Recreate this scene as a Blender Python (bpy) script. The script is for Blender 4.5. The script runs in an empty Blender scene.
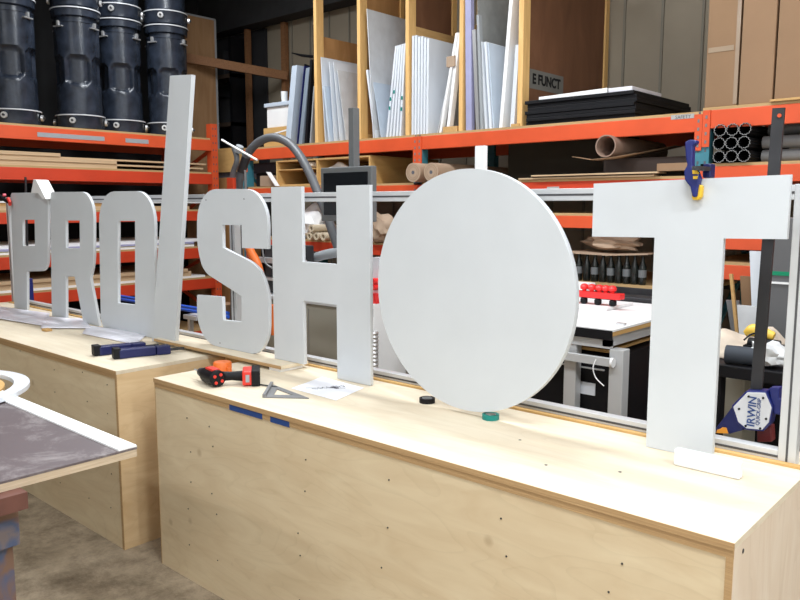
import bpy, math, random
from mathutils import Vector, Matrix
random.seed(7)
S = bpy.context.scene
COL = S.collection
PI = math.pi
# ------------------------------------------------------------------ camera
F = 757.; PITCH = math.atan(95/F); YAW = math.radians(41.8); EYE = 1.6
cf = Vector((-math.sin(YAW)*math.cos(PITCH), math.cos(YAW)*math.cos(PITCH), -math.sin(PITCH)))
cr = Vector((math.cos(YAW), math.sin(YAW), 0)); cu = cr.cross(cf)
cam = bpy.data.cameras.new('camera'); camo = bpy.data.objects.new('camera', cam); COL.objects.link(camo)
M = Matrix((cr, cu, -cf)).transposed().to_4x4(); M.translation = Vector((0, 0, EYE)); camo.matrix_world = M
cam.sensor_width = 36; cam.lens = 36*F/800; cam.clip_start = .02
S.camera = camo
def ray(u, v): return cf + cr*((u-400)/F) + cu*((300-v)/F)
def PZ(u, v, z): r = ray(u, v); t = (z-EYE)/r.z; return Vector((r.x*t, r.y*t, z))
def PY(u, v, y): r = ray(u, v); t = y/r.y; return Vector((r.x*t, y, EYE+r.z*t))
def PX(u, v, x): r = ray(u, v); t = x/r.x; return Vector((x, r.y*t, EYE+r.z*t))

# ------------------------------------------------------------------ materials
def mat(name, color, rough=.6, metal=0., spec=.5, var=.0, vscale=8, bump=0., bscale=60, stretch=(1, 1, 1), coat=0., trans=0., alpha=1.):
    m = bpy.data.materials.new(name); m.use_nodes = True
    nt = m.node_tree; b = nt.nodes['Principled BSDF']
    b.inputs['Base Color'].default_value = (*color, 1); b.inputs['Roughness'].default_value = rough
    b.inputs['Metallic'].default_value = metal; b.inputs['Specular IOR Level'].default_value = spec
    b.inputs['Coat Weight'].default_value = coat; b.inputs['Transmission Weight'].default_value = trans
    b.inputs['Alpha'].default_value = alpha
    if var or bump:
        tc = nt.nodes.new('ShaderNodeTexCoord'); mp = nt.nodes.new('ShaderNodeMapping')
        mp.inputs['Scale'].default_value = stretch
        nt.links.new(tc.outputs['Object'], mp.inputs['Vector'])
    if var:
        n = nt.nodes.new('ShaderNodeTexNoise'); n.inputs['Scale'].default_value = vscale; n.inputs['Detail'].default_value = 6
        nt.links.new(mp.outputs['Vector'], n.inputs['Vector'])
        r = nt.nodes.new('ShaderNodeValToRGB')
        r.color_ramp.elements[0].position = .3; r.color_ramp.elements[1].position = .7
        r.color_ramp.elements[0].color = (*[c*(1-var) for c in color], 1); r.color_ramp.elements[1].color = (*[min(1, c*(1+var*.6)) for c in color], 1)
        nt.links.new(n.outputs['Fac'], r.inputs['Fac']); nt.links.new(r.outputs['Color'], b.inputs['Base Color'])
    if bump:
        n2 = nt.nodes.new('ShaderNodeTexNoise'); n2.inputs['Scale'].default_value = bscale; n2.inputs['Detail'].default_value = 4
        nt.links.new(mp.outputs['Vector'], n2.inputs['Vector'])
        bp = nt.nodes.new('ShaderNodeBump'); bp.inputs['Strength'].default_value = bump; bp.inputs['Distance'].default_value = .01
        nt.links.new(n2.outputs['Fac'], bp.inputs['Height']); nt.links.new(bp.outputs['Normal'], b.inputs['Normal'])
    return m
def wood(name, light, dark, scale=(1, 8, 8), k=3., rough=.6, band=.35, knots=True, spec=.3):
    """grain runs along the axis with the small scale; dark knots scattered"""
    m = bpy.data.materials.new(name); m.use_nodes = True
    nt = m.node_tree; b = nt.nodes['Principled BSDF']; N = nt.nodes.new; L = nt.links.new
    tc = N('ShaderNodeTexCoord'); mp = N('ShaderNodeMapping'); mp.inputs['Scale'].default_value = scale
    L(tc.outputs['Object'], mp.inputs['Vector'])
    n = N('ShaderNodeTexNoise'); n.inputs['Scale'].default_value = k; n.inputs['Detail'].default_value = 8; n.inputs['Distortion'].default_value = 1.2
    L(mp.outputs['Vector'], n.inputs['Vector'])
    r = N('ShaderNodeValToRGB'); r.color_ramp.elements[0].position = .5-band; r.color_ramp.elements[1].position = .5+band*.6
    r.color_ramp.elements[0].color = (*dark, 1); r.color_ramp.elements[1].color = (*light, 1)
    L(n.outputs['Fac'], r.inputs['Fac']); out = r.outputs['Color']
    # big soft cathedral figure
    n2 = N('ShaderNodeTexNoise'); n2.inputs['Scale'].default_value = k*.35; n2.inputs['Detail'].default_value = 2; n2.inputs['Distortion'].default_value = .6
    L(mp.outputs['Vector'], n2.inputs['Vector'])
    mth = N('ShaderNodeMath'); mth.operation = 'MULTIPLY'; mth.inputs[1].default_value = 14.
    fr = N('ShaderNodeMath'); fr.operation = 'FRACT'
    L(n2.outputs['Fac'], mth.inputs[0]); L(mth.outputs[0], fr.inputs[0])
    r2 = N('ShaderNodeValToRGB'); r2.color_ramp.elements[0].position = 0.; r2.color_ramp.elements[0].color = (.84, .82, .78, 1)
    r2.color_ramp.elements[1].position = .22; r2.color_ramp.elements[1].color = (1, 1, 1, 1)
    L(fr.outputs[0], r2.inputs['Fac'])
    mx = N('ShaderNodeMixRGB'); mx.blend_type = 'MULTIPLY'; mx.inputs['Fac'].default_value = .32
    L(out, mx.inputs['Color1']); L(r2.outputs['Color'], mx.inputs['Color2']); out = mx.outputs['Color']
    if knots:
        v = N('ShaderNodeTexVoronoi'); v.inputs['Scale'].default_value = 4.2
        L(tc.outputs['Object'], v.inputs['Vector'])
        r3 = N('ShaderNodeValToRGB'); r3.color_ramp.elements[0].position = .03; r3.color_ramp.elements[0].color = (.38, .27, .18, 1)
        r3.color_ramp.elements[1].position = .09; r3.color_ramp.elements[1].color = (1, 1, 1, 1)
        L(v.outputs['Distance'], r3.inputs['Fac'])
        m3 = N('ShaderNodeMixRGB'); m3.blend_type = 'MULTIPLY'; m3.inputs['Fac'].default_value = .35
        L(out, m3.inputs['Color1']); L(r3.outputs['Color'], m3.inputs['Color2']); out = m3.outputs['Color']
    L(out, b.inputs['Base Color']); b.inputs['Roughness'].default_value = rough; b.inputs['Specular IOR Level'].default_value = spec
    return m
W = {}
W['ply_front'] = wood('birch_plywood_front', (.74, .61, .41), (.62, .47, .29), (1.2, 1, 5), 2.4)
W['ply_side'] = wood('birch_plywood_end', (.78, .58, .34), (.64, .43, .22), (1, 1.5, 5), 2.6)
W['ply_end'] = wood('birch_plywood_pale_end', (.80, .69, .56), (.68, .53, .39), (4, 4, 1.2), 2.2)
W['ply_top'] = wood('birch_plywood_top', (.78, .69, .54), (.68, .57, .41), (1, 6, 6), 2., knots=False)
W['ply_edge'] = wood('plywood_edge', (.55, .36, .18), (.34, .20, .09), (.6, .6, 90), 3., knots=False)
W['pine'] = wood('pine', (.84, .53, .22), (.64, .37, .12), (8, 8, .8), 3., knots=False)
W['pine_y'] = wood('pine_lengthwise', (.64, .40, .17), (.46, .26, .09), (8, .8, 8), 3., knots=False)
W['ply_brown'] = wood('brown_plywood', (.50, .27, .11), (.34, .17, .06), (5, 5, 1), 2., knots=False)
W['ply_dark'] = wood('dark_brown_plywood', (.19, .085, .043), (.115, .05, .026), (3, 3, .8), 2., knots=False)
W['cubby'] = wood('cubby_plywood', (.68, .43, .17), (.52, .30, .10), (1, 1, 5), 2., knots=False)
W['board'] = wood('stacked_board', (.66, .48, .30), (.46, .31, .18), (2, .8, 60), 2., knots=False)
W['deck'] = wood('shelf_deck', (.55, .37, .18), (.40, .25, .11), (1, 1, 40), 2., knots=False)
M_orange = mat('orange_rack_paint', (.72, .095, .028), .45, var=.12, vscale=3)
M_redor = mat('red_rack_paint', (.62, .055, .018), .45, var=.12, vscale=3)
M_teal = mat('teal_rack_paint', (.05, .21, .27), .5, var=.15)
M_white = mat('white_painted_mdf', (.615, .645, .675), .55, var=.03, vscale=5)
M_bright = mat('white_foam', (.88, .88, .88), .6, var=.03)
M_alu = mat('brushed_aluminium', (.62, .63, .64), .40, metal=.2, var=.06, vscale=4)
M_groove = mat('dark_groove', (.07, .07, .075), .6)
M_black = mat('black_plastic', (.006, .006, .008), .55, spec=.25)
M_drum = mat('black_drum_plastic', (.022, .029, .045), .27, var=.5, vscale=10, bump=.12, bscale=35)
M_steel = mat('bright_steel', (.75, .75, .76), .3, metal=.7)
M_navy = mat('navy_clamp_plastic', (.006, .010, .085), .45)
M_blue = mat('blue_clamp_plastic', (.010, .018, .15), .4)
M_yellow = mat('yellow_clamp_rubber', (.80, .50, .03), .5)
M_red = mat('red_tool_plastic', (.70, .035, .02), .4)
M_orangecup = mat('orange_plastic', (.80, .17, .025), .45)
M_card = mat('brown_cardboard', (.27, .16, .085), .8, var=.09, vscale=3, bump=.05)
M_card2 = mat('brown_cardboard_lighter', (.30, .18, .10), .8, var=.09, vscale=3, bump=.05)
M_kraft = mat('kraft_paper', (.42, .30, .21), .7, var=.1, vscale=6)
M_sheet = mat('white_acrylic_sheet', (.74, .78, .84), .28, var=.03, vscale=3)
M_sheetb = mat('bluish_acrylic_sheet', (.56, .64, .74), .2, var=.05)
M_film = mat('clear_plastic_film', (.74, .76, .79), .22, trans=.15, var=.10, vscale=9, bump=.25, bscale=10)
M_lilac = mat('lilac_sheet', (.38, .38, .58), .35, var=.1)
M_grey = mat('grey_plastic', (.33, .35, .37), .5)
M_greyd = mat('dark_grey_hose', (.115, .12, .13), .42, bump=.1, bscale=120)
M_pole = mat('pole_grey', (.15, .16, .165), .5)
M_screen = mat('dark_screen', (.012, .014, .017), .15)
M_wallp = mat('grey_wall_panel', (.31, .265, .20), .7, var=.1, vscale=2)
M_wallc = mat('grey_sheet_panel', (.225, .205, .165), .7, var=.12, vscale=2)
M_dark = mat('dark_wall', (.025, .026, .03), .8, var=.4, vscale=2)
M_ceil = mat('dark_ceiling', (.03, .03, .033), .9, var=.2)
M_ceilg = mat('grey_ceiling', (.5, .5, .5), .9)
M_bluebar = mat('bright_blue_bar', (.02, .11, .62), .4)
M_tapeb = mat('blue_tape', (.02, .06, .22), .6)
M_green = mat('green_tape', (.0, .22, .19), .4)
M_paper = mat('white_paper', (.86, .87, .92), .6)
M_ink = mat('dark_ink', (.10, .10, .12), .7)
M_pipe = mat('grey_pipe', (.20, .20, .205), .45, var=.1)
M_machine = mat('beige_machine_panel', (.36, .345, .29), .55, var=.04)
M_cloth = mat('cream_cloth', (.62, .52, .42), .9, var=.2, vscale=12, bump=.5, bscale=8)
M_whitew = mat('white_plastic_wrap', (.84, .83, .90), .35, var=.12, vscale=6, bump=.35, bscale=9)
M_brownp = mat('red_brown_wood_block', (.13, .05, .035), .7, var=.3)
M_bottle = mat('dark_bottle_glass', (.012, .014, .012), .2)
M_tooly = mat('yellow_tool_plastic', (.85, .55, .08), .4)
M_redbright = mat('bright_red_plastic', (.85, .03, .03), .35)
M_steeld = mat('dark_steel', (.05, .05, .055), .45, metal=.4, var=.2)
M_rust = mat('brown_timber', (.28, .13, .055), .7, var=.2, stretch=(1, 8, 8))
# concrete
def concrete():
    m = bpy.data.materials.new('dusty_concrete'); m.use_nodes = True; nt = m.node_tree; b = nt.nodes['Principled BSDF']; N = nt.nodes.new; L = nt.links.new
    tc = N('ShaderNodeTexCoord'); n = N('ShaderNodeTexNoise'); n.inputs['Scale'].default_value = 4.5; n.inputs['Detail'].default_value = 12; n.inputs['Roughness'].default_value = .78; n.inputs['Distortion'].default_value = .2
    L(tc.outputs['Object'], n.inputs['Vector']); r = N('ShaderNodeValToRGB')
    r.color_ramp.elements[0].position = .32; r.color_ramp.elements[0].color = (.11, .078, .046, 1); r.color_ramp.elements[1].position = .72; r.color_ramp.elements[1].color = (.45, .36, .25, 1)
    L(n.outputs['Fac'], r.inputs['Fac']); L(r.outputs['Color'], b.inputs['Base Color']); b.inputs['Roughness'].default_value = .85
    return m
M_conc = concrete()
def dusty():
    m = bpy.data.materials.new('dusty_dark_tabletop'); m.use_nodes = True; nt = m.node_tree; b = nt.nodes['Principled BSDF']; N = nt.nodes.new; L = nt.links.new
    tc = N('ShaderNodeTexCoord'); n = N('ShaderNodeTexNoise'); n.inputs['Scale'].default_value = 5; n.inputs['Detail'].default_value = 10; n.inputs['Roughness'].default_value = .78; n.inputs['Distortion'].default_value = .5
    L(tc.outputs['Object'], n.inputs['Vector']); r = N('ShaderNodeValToRGB')
    r.color_ramp.elements[0].position = .50; r.color_ramp.elements[0].color = (.115, .09, .095, 1); r.color_ramp.elements[1].position = .88; r.color_ramp.elements[1].color = (.50, .46, .45, 1)
    L(n.outputs['Fac'], r.inputs['Fac']); L(r.outputs['Color'], b.inputs['Base Color']); b.inputs['Roughness'].default_value = .5
    return m
M_dusty = dusty()
def painted():
    m = bpy.data.materials.new('blue_splashed_timber'); m.use_nodes = True; nt = m.node_tree; b = nt.nodes['Principled BSDF']; N = nt.nodes.new; L = nt.links.new
    tc = N('ShaderNodeTexCoord'); n = N('ShaderNodeTexNoise'); n.inputs['Scale'].default_value = 7; n.inputs['Detail'].default_value = 7; n.inputs['Distortion'].default_value = 1.5
    L(tc.outputs['Object'], n.inputs['Vector']); r = N('ShaderNodeValToRGB')
    e = r.color_ramp.elements; e[0].position = .42; e[0].color = (.16, .09, .06, 1); e[1].position = .56; e[1].color = (.06, .085, .16, 1)
    x = e.new(.68); x.color = (.15, .12, .12, 1)
    L(n.outputs['Fac'], r.inputs['Fac']); L(r.outputs['Color'], b.inputs['Base Color']); b.inputs['Roughness'].default_value = .6
    return m
M_painted = painted()

# ------------------------------------------------------------------ geometry helpers
FL = -.05; GROUND = [False]
WL = {}                    # world origin of every object (no rotations anywhere)
class MB:
    def __init__(s): s.v = []; s.f = []
    def add(s, vs, fs):
        k = len(s.v); s.v += [Vector(p) for p in vs]; s.f += [[i+k for i in f] for f in fs]; return s
    def box(s, x0, x1, y0, y1, z0, z1):
        if x0 > x1: x0, x1 = x1, x0
        if y0 > y1: y0, y1 = y1, y0
        if z0 > z1: z0, z1 = z1, z0
        return s.add([(x, y, z) for z in (z0, z1) for y in (y0, y1) for x in (x0, x1)],
              [(0, 2, 3, 1), (4, 5, 7, 6), (0, 1, 5, 4), (2, 6, 7, 3), (0, 4, 6, 2), (1, 3, 7, 5)])
    def obox(s, c, ax, ay, az):          # centre and three half-axis vectors
        c = Vector(c); ax = Vector(ax); ay = Vector(ay); az = Vector(az)
        return s.add([c+ax*i+ay*j+az*k for k in (-1, 1) for j in (-1, 1) for i in (-1, 1)],
              [(0, 2, 3, 1), (4, 5, 7, 6), (0, 1, 5, 4), (2, 6, 7, 3), (0, 4, 6, 2), (1, 3, 7, 5)])
    def bar(s, p, q, w, h, up=(0, 0, 1)):
        p = Vector(p); q = Vector(q); d = (q-p); n = d.normalized(); sd = n.cross(Vector(up)).normalized(); u2 = sd.cross(n)
        return s.obox((p+q)/2, d/2, sd*w/2, u2*h/2)
    def quadprism(s, pts, d):            # polygon pts extruded by vector d
        n = len(pts); pts = [Vector(p) for p in pts]; d = Vector(d)
        return s.add(pts+[p+d for p in pts], [list(range(n))[::-1], list(range(n, 2*n))]+[(i, (i+1) % n, (i+1) % n+n, i+n) for i in range(n)])
    def tube(s, path, r, n=12, cap=True):
        path = [Vector(p) for p in path]; k = len(s.v); rs = r if isinstance(r, (list, tuple)) else [r]*len(path)
        ref = None
        for i, p in enumerate(path):
            t = (path[min(i+1, len(path)-1)]-path[max(i-1, 0)]).normalized()
            if ref is None:
                ref = Vector((0, 0, 1)) if abs(t.z) < .9 else Vector((1, 0, 0))
            a = (ref-t*ref.dot(t)).normalized(); ref = a; b = t.cross(a)
            for j in range(n):
                an = 2*PI*j/n; s.v.append(p+(a*math.cos(an)+b*math.sin(an))*rs[i])
        for i in range(len(path)-1):
            for j in range(n):
                s.f.append([k+i*n+j, k+i*n+(j+1) % n, k+(i+1)*n+(j+1) % n, k+(i+1)*n+j])
        if cap: s.f.append([k+j for j in range(n)][::-1]); s.f.append([k+(len(path)-1)*n+j for j in range(n)])
        return s
    def lathe(s, c, prof, n=32, axis='z', cap=True):   # prof: (radius, height)
        k = len(s.v); c = Vector(c)
        for r, h in prof:
            for j in range(n):
                a = 2*PI*j/n
                if axis == 'z': p = Vector((r*math.cos(a), r*math.sin(a), h))
                elif axis == 'y': p = Vector((r*math.cos(a), h, r*math.sin(a)))
                else: p = Vector((h, r*math.cos(a), r*math.sin(a)))
                s.v.append(c+p)
        for i in range(len(prof)-1):
            for j in range(n):
                s.f.append([k+i*n+j, k+i*n+(j+1) % n, k+(i+1)*n+(j+1) % n, k+(i+1)*n+j])
        if cap: s.f.append([k+j for j in range(n)]); s.f.append([k+(len(prof)-1)*n+j for j in range(n)])
        return s
    def ring(s, c, r0, r1, h0, h1, n=32, axis='z'):
        return s.lathe(c, [(r0, h0), (r1, h0), (r1, h1), (r0, h1), (r0, h0)], n, axis, cap=False)
    def build(s, name, m, parent=None, smooth=False, bevel=0, label=None):
        if GROUND[0]:
            for v in s.v:
                if abs(v.z) < 1e-5: v.z = FL
        xs = [v.x for v in s.v]; ys = [v.y for v in s.v]; zs = [v.z for v in s.v]
        o0 = Vector(((min(xs)+max(xs))/2, (min(ys)+max(ys))/2, min(zs)))
        me = bpy.data.meshes.new(name); me.from_pydata([v-o0 for v in s.v], [], s.f)
        import bmesh
        bm = bmesh.new(); bm.from_mesh(me); bmesh.ops.remove_doubles(bm, verts=bm.verts, dist=1e-6); bmesh.ops.recalc_face_normals(bm, faces=bm.faces); bm.to_mesh(me); bm.free()
        o = bpy.data.objects.new(name, me); COL.objects.link(o); me.materials.append(m)
        WL[o] = o0
        if parent: o.parent = parent; o.location = o0-WL[parent]
        else: o.location = o0
        if smooth:
            for p in me.polygons: p.use_smooth = True
            es = o.modifiers.new('edge', 'EDGE_SPLIT'); es.split_angle = .7
        if bevel:
            b = o.modifiers.new('bevel', 'BEVEL'); b.width = bevel; b.segments = 2; b.limit_method = 'ANGLE'
        if label: o['label'] = label
        return o
def tag(o, label, cat, group=None):
    o['label'] = label; o['category'] = cat
    if group: o['group'] = group
    return o
def thing(name, loc, label, cat, group=None):
    loc = Vector(loc)
    if GROUND[0] and abs(loc.z) < 1e-5: loc.z = FL
    o = bpy.data.objects.new(name, None); COL.objects.link(o); o.location = loc; WL[o] = Vector(loc); o.empty_display_size = .1
    return tag(o, label, cat, group)
def struct(o): o['kind'] = 'structure'; return o
def dup(root, loc, label):
    def cp(o, par):
        c = o.copy(); COL.objects.link(c); c.parent = par
        for ch in list(o.children): cp(ch, c)
        return c
    r = cp(root, None); r.location = loc; r['label'] = label; WL[r] = Vector(loc); return r
def loops_mesh(name, loops, th, m, parent=None, bevel=0.0, place=None, label=None):
    """2-D loops (outer + holes) -> solid slab; coordinates are x,z, slab spans y0..y0+th"""
    cu_ = bpy.data.curves.new(name, 'CURVE'); cu_.dimensions = '2D'; cu_.fill_mode = 'BOTH'; cu_.extrude = th/2
    cx = (min(p[0] for p in loops[0])+max(p[0] for p in loops[0]))/2; cz = min(p[1] for p in loops[0])
    for lp in loops:
        sp = cu_.splines.new('POLY'); sp.points.add(len(lp)-1); sp.use_cyclic_u = True
        for i, (x, z) in enumerate(lp): sp.points[i].co = (x-cx, z-cz, 0, 1)
    t = bpy.data.objects.new('t', cu_); COL.objects.link(t)
    me = bpy.data.meshes.new_from_object(t.evaluated_get(bpy.context.evaluated_depsgraph_get()))
    bpy.data.objects.remove(t)
    me.transform(Matrix.Rotation(PI/2, 4, 'X')); me.transform(Matrix.Translation((0, th/2, 0)))
    me.name = name; me.materials.clear(); me.materials.append(m)
    o = bpy.data.objects.new(name, me); COL.objects.link(o); w = Vector((cx, place, cz)); WL[o] = w
    if parent: o.parent = parent; o.location = w-WL[parent]
    else: o.location = w
    if bevel:
        b = o.modifiers.new('weld', 'WELD'); b.merge_threshold = 1e-5
        b = o.modifiers.new('bevel', 'BEVEL'); b.width = bevel; b.segments = 2; b.limit_method = 'ANGLE'; b.angle_limit = .9
    if label: o['label'] = label
    return o
def text_mesh(name, s, size, m, mtx, parent, bold=0.):
    c = bpy.data.curves.new(name, 'FONT'); c.body = s; c.size = size; c.extrude = .0006; c.offset = bold; c.align_x = 'CENTER'; c.align_y = 'CENTER'
    t = bpy.data.objects.new('t', c); COL.objects.link(t)
    me = bpy.data.meshes.new_from_object(t.evaluated_get(bpy.context.evaluated_depsgraph_get())); bpy.data.objects.remove(t)
    me.transform(mtx); ctr = sum((v.co for v in me.vertices), Vector())/max(1, len(me.vertices)); me.transform(Matrix.Translation(-ctr))
    me.name = name; me.materials.clear(); me.materials.append(m)
    o = bpy.data.objects.new(name, me); COL.objects.link(o); WL[o] = ctr; o.parent = parent; o.location = ctr-WL[parent]; return o
def rounded(pts, n=7):
    """pts: (x, z, radius)"""
    out = []; N = len(pts)
    for i in range(N):
        p = Vector(pts[i][:2]); r = pts[i][2] if len(pts[i]) > 2 else 0
        if r <= 0: out.append((p.x, p.y)); continue
        a = (Vector(pts[i-1][:2])-p); b = (Vector(pts[(i+1) % N][:2])-p)
        ra = min(r, a.length*.98); rb = min(r, b.length*.98); A = p+a.normalized()*ra; B = p+b.normalized()*rb
        for k in range(n+1):
            t = k/n; k2 = .62   # squircle-like arc by cubic bezier
            C1 = A+(p-A)*.55; C2 = B+(p-B)*.55
            q = A*(1-t)**3+C1*3*t*(1-t)**2+C2*3*t*t*(1-t)+B*t**3; out.append((q.x, q.y))
    return out
exec_parts = []
# ================================================================== SETTING
CZ = 4.6
struct(MB().box(-9, 3.2, -3.2, 6.3, FL-.05, FL).build('floor', M_conc))
struct(MB().box(-9, 3.2, -3.2, 6.3, CZ, CZ+.06).build('ceiling', M_ceilg))
struct(MB().box(-8.9, PY(266, 60, 6.17).x, 6.165, 6.199, 0, 3.79).build('corner_shade_sheet', M_dark))  # dark sheet over the back wall, standing in for the deep corner shade
wb = struct(MB().box(-9, 3.2, 6.2, 6.3, 0, CZ).build('wall_back', M_wallp))
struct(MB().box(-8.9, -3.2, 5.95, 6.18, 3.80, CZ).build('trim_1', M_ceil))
b = MB()
x = -7.3
while x < 3.1: b.box(x, x+.02, 6.185, 6.2, 0, CZ); x += .33
b.build('panel_seam', M_wallc, wb)
struct(MB().box(-9, -8.9, -3.2, 6.2, 0, CZ).build('wall_left', M_dark))
struct(MB().box(3.1, 3.2, -3.2, 6.2, 0, CZ).build('wall_right', mat('pale_wall', (.75, .74, .70), .8)))
struct(MB().box(-8.9, 3.1, -3.2, -3.1, 0, CZ).build('wall_front', mat('pale_wall_near', (.75, .74, .70), .8)))

GROUND[0] = True
# ================================================================== PLYWOOD BOXES
FB = 1.745
def plybox(x0, x1, y0, y1, zt, label, endmat):
    t = thing('plywood_box', ((x0+x1)/2, (y0+y1)/2, 0), label, 'box', None)
    MB().box(x0, x1, y0, y1, zt-.018, zt).build('top_panel', W['ply_top'], t, bevel=.001)
    MB().box(x0-.0005, x1+.0005, y0-.002, y0, zt-.019, zt-.001).build('top_edge', W['ply_edge'], t)
    MB().box(x0+.004, x1-.018, y0+.004, y0+.02, .0, zt-.04).build('front_panel', W['ply_front'], t)
    MB().box(x0+.002, x1-.0005, y0+.001, y0+.0028, zt-.04, zt-.0185).build('front_rail', W['ply_edge'], t)
    MB().box(x1-.018, x1, y0+.003, y1, 0, zt-.018).build('end_panel', endmat, t)
    MB().box(x1-.018, x1-.001, y0+.001, y0+.003, 0, zt-.04).build('end_panel_edge', W['ply_edge'], t)
    MB().box(x0, x0+.004, y0+.003, y1, 0, zt-.018).build('end_panel', W['ply_edge'], t)
    MB().box(x0+.02, x1-.02, y1-.02, y1, 0, zt-.018).build('back_panel', W['ply_front'], t)
    return t
box1 = plybox(-3.045, -.53, FB, 2.56, .83, 'long pale plywood box in front with the T, the disc and the drill on top', W['ply_end'])
box0 = plybox(-6.35, -3.30, 1.70, 2.56, .83, 'plywood box at far left with the P, R and O on top', W['ply_side'])
def screws(box, pts, y):
    for (x, z) in pts:
        MB().lathe((x, y, z), [(.003, -.0015), (.003, .0006)], 8, 'y').build('screw', M_steeld, box)
pts = []
for x in (-2.78, -2.60, -2.05, -1.62, -1.17, -.83):
    for z in (.72, .58, .42, .28, .12): pts.append((x+random.uniform(-.03, .03), z+random.uniform(-.04, .04)))
screws(box1, pts, FB+.0035)
pts = []
for x in (-3.42, -3.62, -3.95, -4.4):
    for z in (.76, .6, .44, .28, .12): pts.append((x+random.uniform(-.03, .03), z+random.uniform(-.03, .03)))
screws(box0, pts, 1.7035)
# blue tape strips under the front edge of the near box
for (u0, v0, u1, v1) in ((229, 403.5, 262, 411), (270, 413.5, 289, 418.5)):
    a = PY(u0, v0, FB); c = PY(u1, v1, FB)
    z = .798
    MB().box(a.x, c.x, FB+.0005, FB+.003, z-.011, z+.011).build('blue_tape_strip', M_tapeb, box1)
# screw holes in the top
for (u, v) in ((546, 465), (620, 472), (520, 440)):
    p = PZ(u, v, .83); MB().lathe((p.x, p.y, .83), [(.005, -.001), (.005, .0006)], 10).build('screw', M_steeld, box1)
p = PX(743, 551, -.53)
MB().lathe((-.53, p.y, p.z), [(.006, -.001), (.006, .001)], 10, 'x').build('screw', M_steeld, box1)

# ledge plank on white foam block, brace and panel in the gap
tag(MB().box(-3.80, -2.695, 2.19, 2.355, .846, .862).build('ledge_plank', W['ply_top']), 'narrow plywood plank bridging the two boxes under the S', 'plank')
po_ = bpy.data.objects['ledge_plank']; MB().box(-3.80, -2.695, 2.188, 2.1899, .8462, .8605).build('plank_edge', W['ply_edge'], po_)
tag(MB().box(-2.79, -2.705, 2.195, 2.33, .8303, .8457).build('foam_block', M_bright, bevel=.002), 'small white foam block under the plank end by the H', 'block')
tag(MB().box(-3.74, -3.60, 2.22, 2.33, .8303, .8457).build('foam_block', M_bright, bevel=.002), 'small white foam block under the plank at the slash foot', 'block')
tag(MB().box(-3.292, -3.05, 2.30, 2.315, 0, .8455).build('gap_panel', W['cubby']), 'plywood panel filling the gap between the two boxes', 'panel')
a = PY(184, 353, 2.27); c = PY(200, 372, 2.27)
tag(MB().bar((a.x-.01, 2.27, a.z), (c.x+.06, 2.27, c.z-.09), .02, .07, (0, 1, 0)).build('diagonal_brace', W['pine_y']), 'short diagonal timber brace in the gap between the boxes', 'brace')

# ================================================================== ALUMINIUM FRAME
fr = thing('aluminium_frame', (-3.4, 2.42, .8305), 'long silver aluminium extrusion frame standing behind the letters', 'frame')
FX0, FX1 = -6.25, -.571
def rail(z0, z1):
    MB().box(FX0, FX1-.05, 2.40, 2.44, z0, z1).build('rail', M_alu, fr, bevel=.002)
    zc = (z0+z1)/2
    MB().box(FX0+.01, FX1-.05, 2.3985, 2.402, zc-.004, zc+.003).build('rail_groove', M_groove, fr)
rail(1.615, 1.658); rail(.8305, .868)
for x0, x1 in ((FX1-.05, FX1), (-3.36, -3.315), (FX0-.045, FX0)):
    MB().box(x0, x1, 2.40, 2.44, .8305, 1.66).build('post', M_alu, fr, bevel=.002)
    MB().box((x0+x1)/2-.003, (x0+x1)/2+.003, 2.3985, 2.402, .832, 1.658).build('post_groove', M_groove, fr)
tag(MB().box(-3.03, -.54, 2.375, 2.399, .8303, .838).build('base_strip', W['cubby']), 'thin honey wooden strip under the frame on the near box', 'wood strip')
tag(MB().box(-6.3, -3.302, 2.375, 2.399, .8303, .838).build('base_strip', W['cubby']), 'thin wooden strip under the frame on the far left box', 'wood strip')

# ================================================================== LETTERS
YL = 2.28; TH = .019; G = 'cut out white sign letters'
def q(u, v, r=0):
    p = PY(u, v, YL); return (p.x, p.z, r)
def hpoly(pts, flat=None):
    return rounded([q(*p) for p in pts])
def letter(name, loops, label, y=YL, m=M_white, th=TH):
    o = loops_mesh(name, loops, th, m, place=y, bevel=.0015); return tag(o, label, 'sign letter', G)
zb = .832
def Z(l, z=zb):         # snap the lowest points on the plank / box top
    return [(x, max(y, z)) for x, y in l]
# P
xp0, xp1, xs = -5.93, -5.29, -5.70
zt = 1.685
letter('sign_letter_p', [Z(rounded([q(14.5, 309), q(27, 312), q(26.8, 271.5), q(47.8, 271, .10), q(47.8, 192.3, .08), q(10.5, 193, .03)])),
       [q(22.5, 219.8)[:2], q(34.5, 219.8)[:2], q(35, 246)[:2], q(22.8, 246)[:2]]], 'white cut out letter P, leftmost in the row')
# R
xr0, xr1 = -5.27, -4.60
letter('sign_letter_r', [Z(rounded([q(52, 319), q(66, 321), q(65.6, 276.5), q(74.5, 276.5), q(83.5, 325), q(99.3, 329), q(90, 278), q(93.5, 262, .05), q(93.5, 191.8, .16), q(50.2, 192, .03)])),
       [q(65.5, 220.5)[:2], q(79.5, 220.5)[:2], q(79.8, 248.5)[:2], q(65.8, 248)[:2]]], 'white cut out letter R with a splayed leg')
# O
letter('sign_letter_o', [Z(rounded([q(101, 334, .13), q(154.5, 345, .10), q(154.5, 191, .19), q(98.5, 191.5, .19)])),
       [q(117.7, 221)[:2], q(135, 221)[:2], q(135, 305)[:2], q(117.7, 303)[:2]]], 'white cut out narrow letter O beside the slash', y=YL)
# slash
sl = [PY(154.5, 343, 2.235), PY(177, 347, 2.235), PY(194, 75, 2.235), PY(172.5, 76, 2.235)]
o = loops_mesh('sign_slash', [[(p.x, max(p.z, .8325)) for p in sl]], .024, M_white, place=2.22, bevel=.0015); tag(o, 'tall white leaning slash rising above all the other letters', 'sign letter', G)
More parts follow.
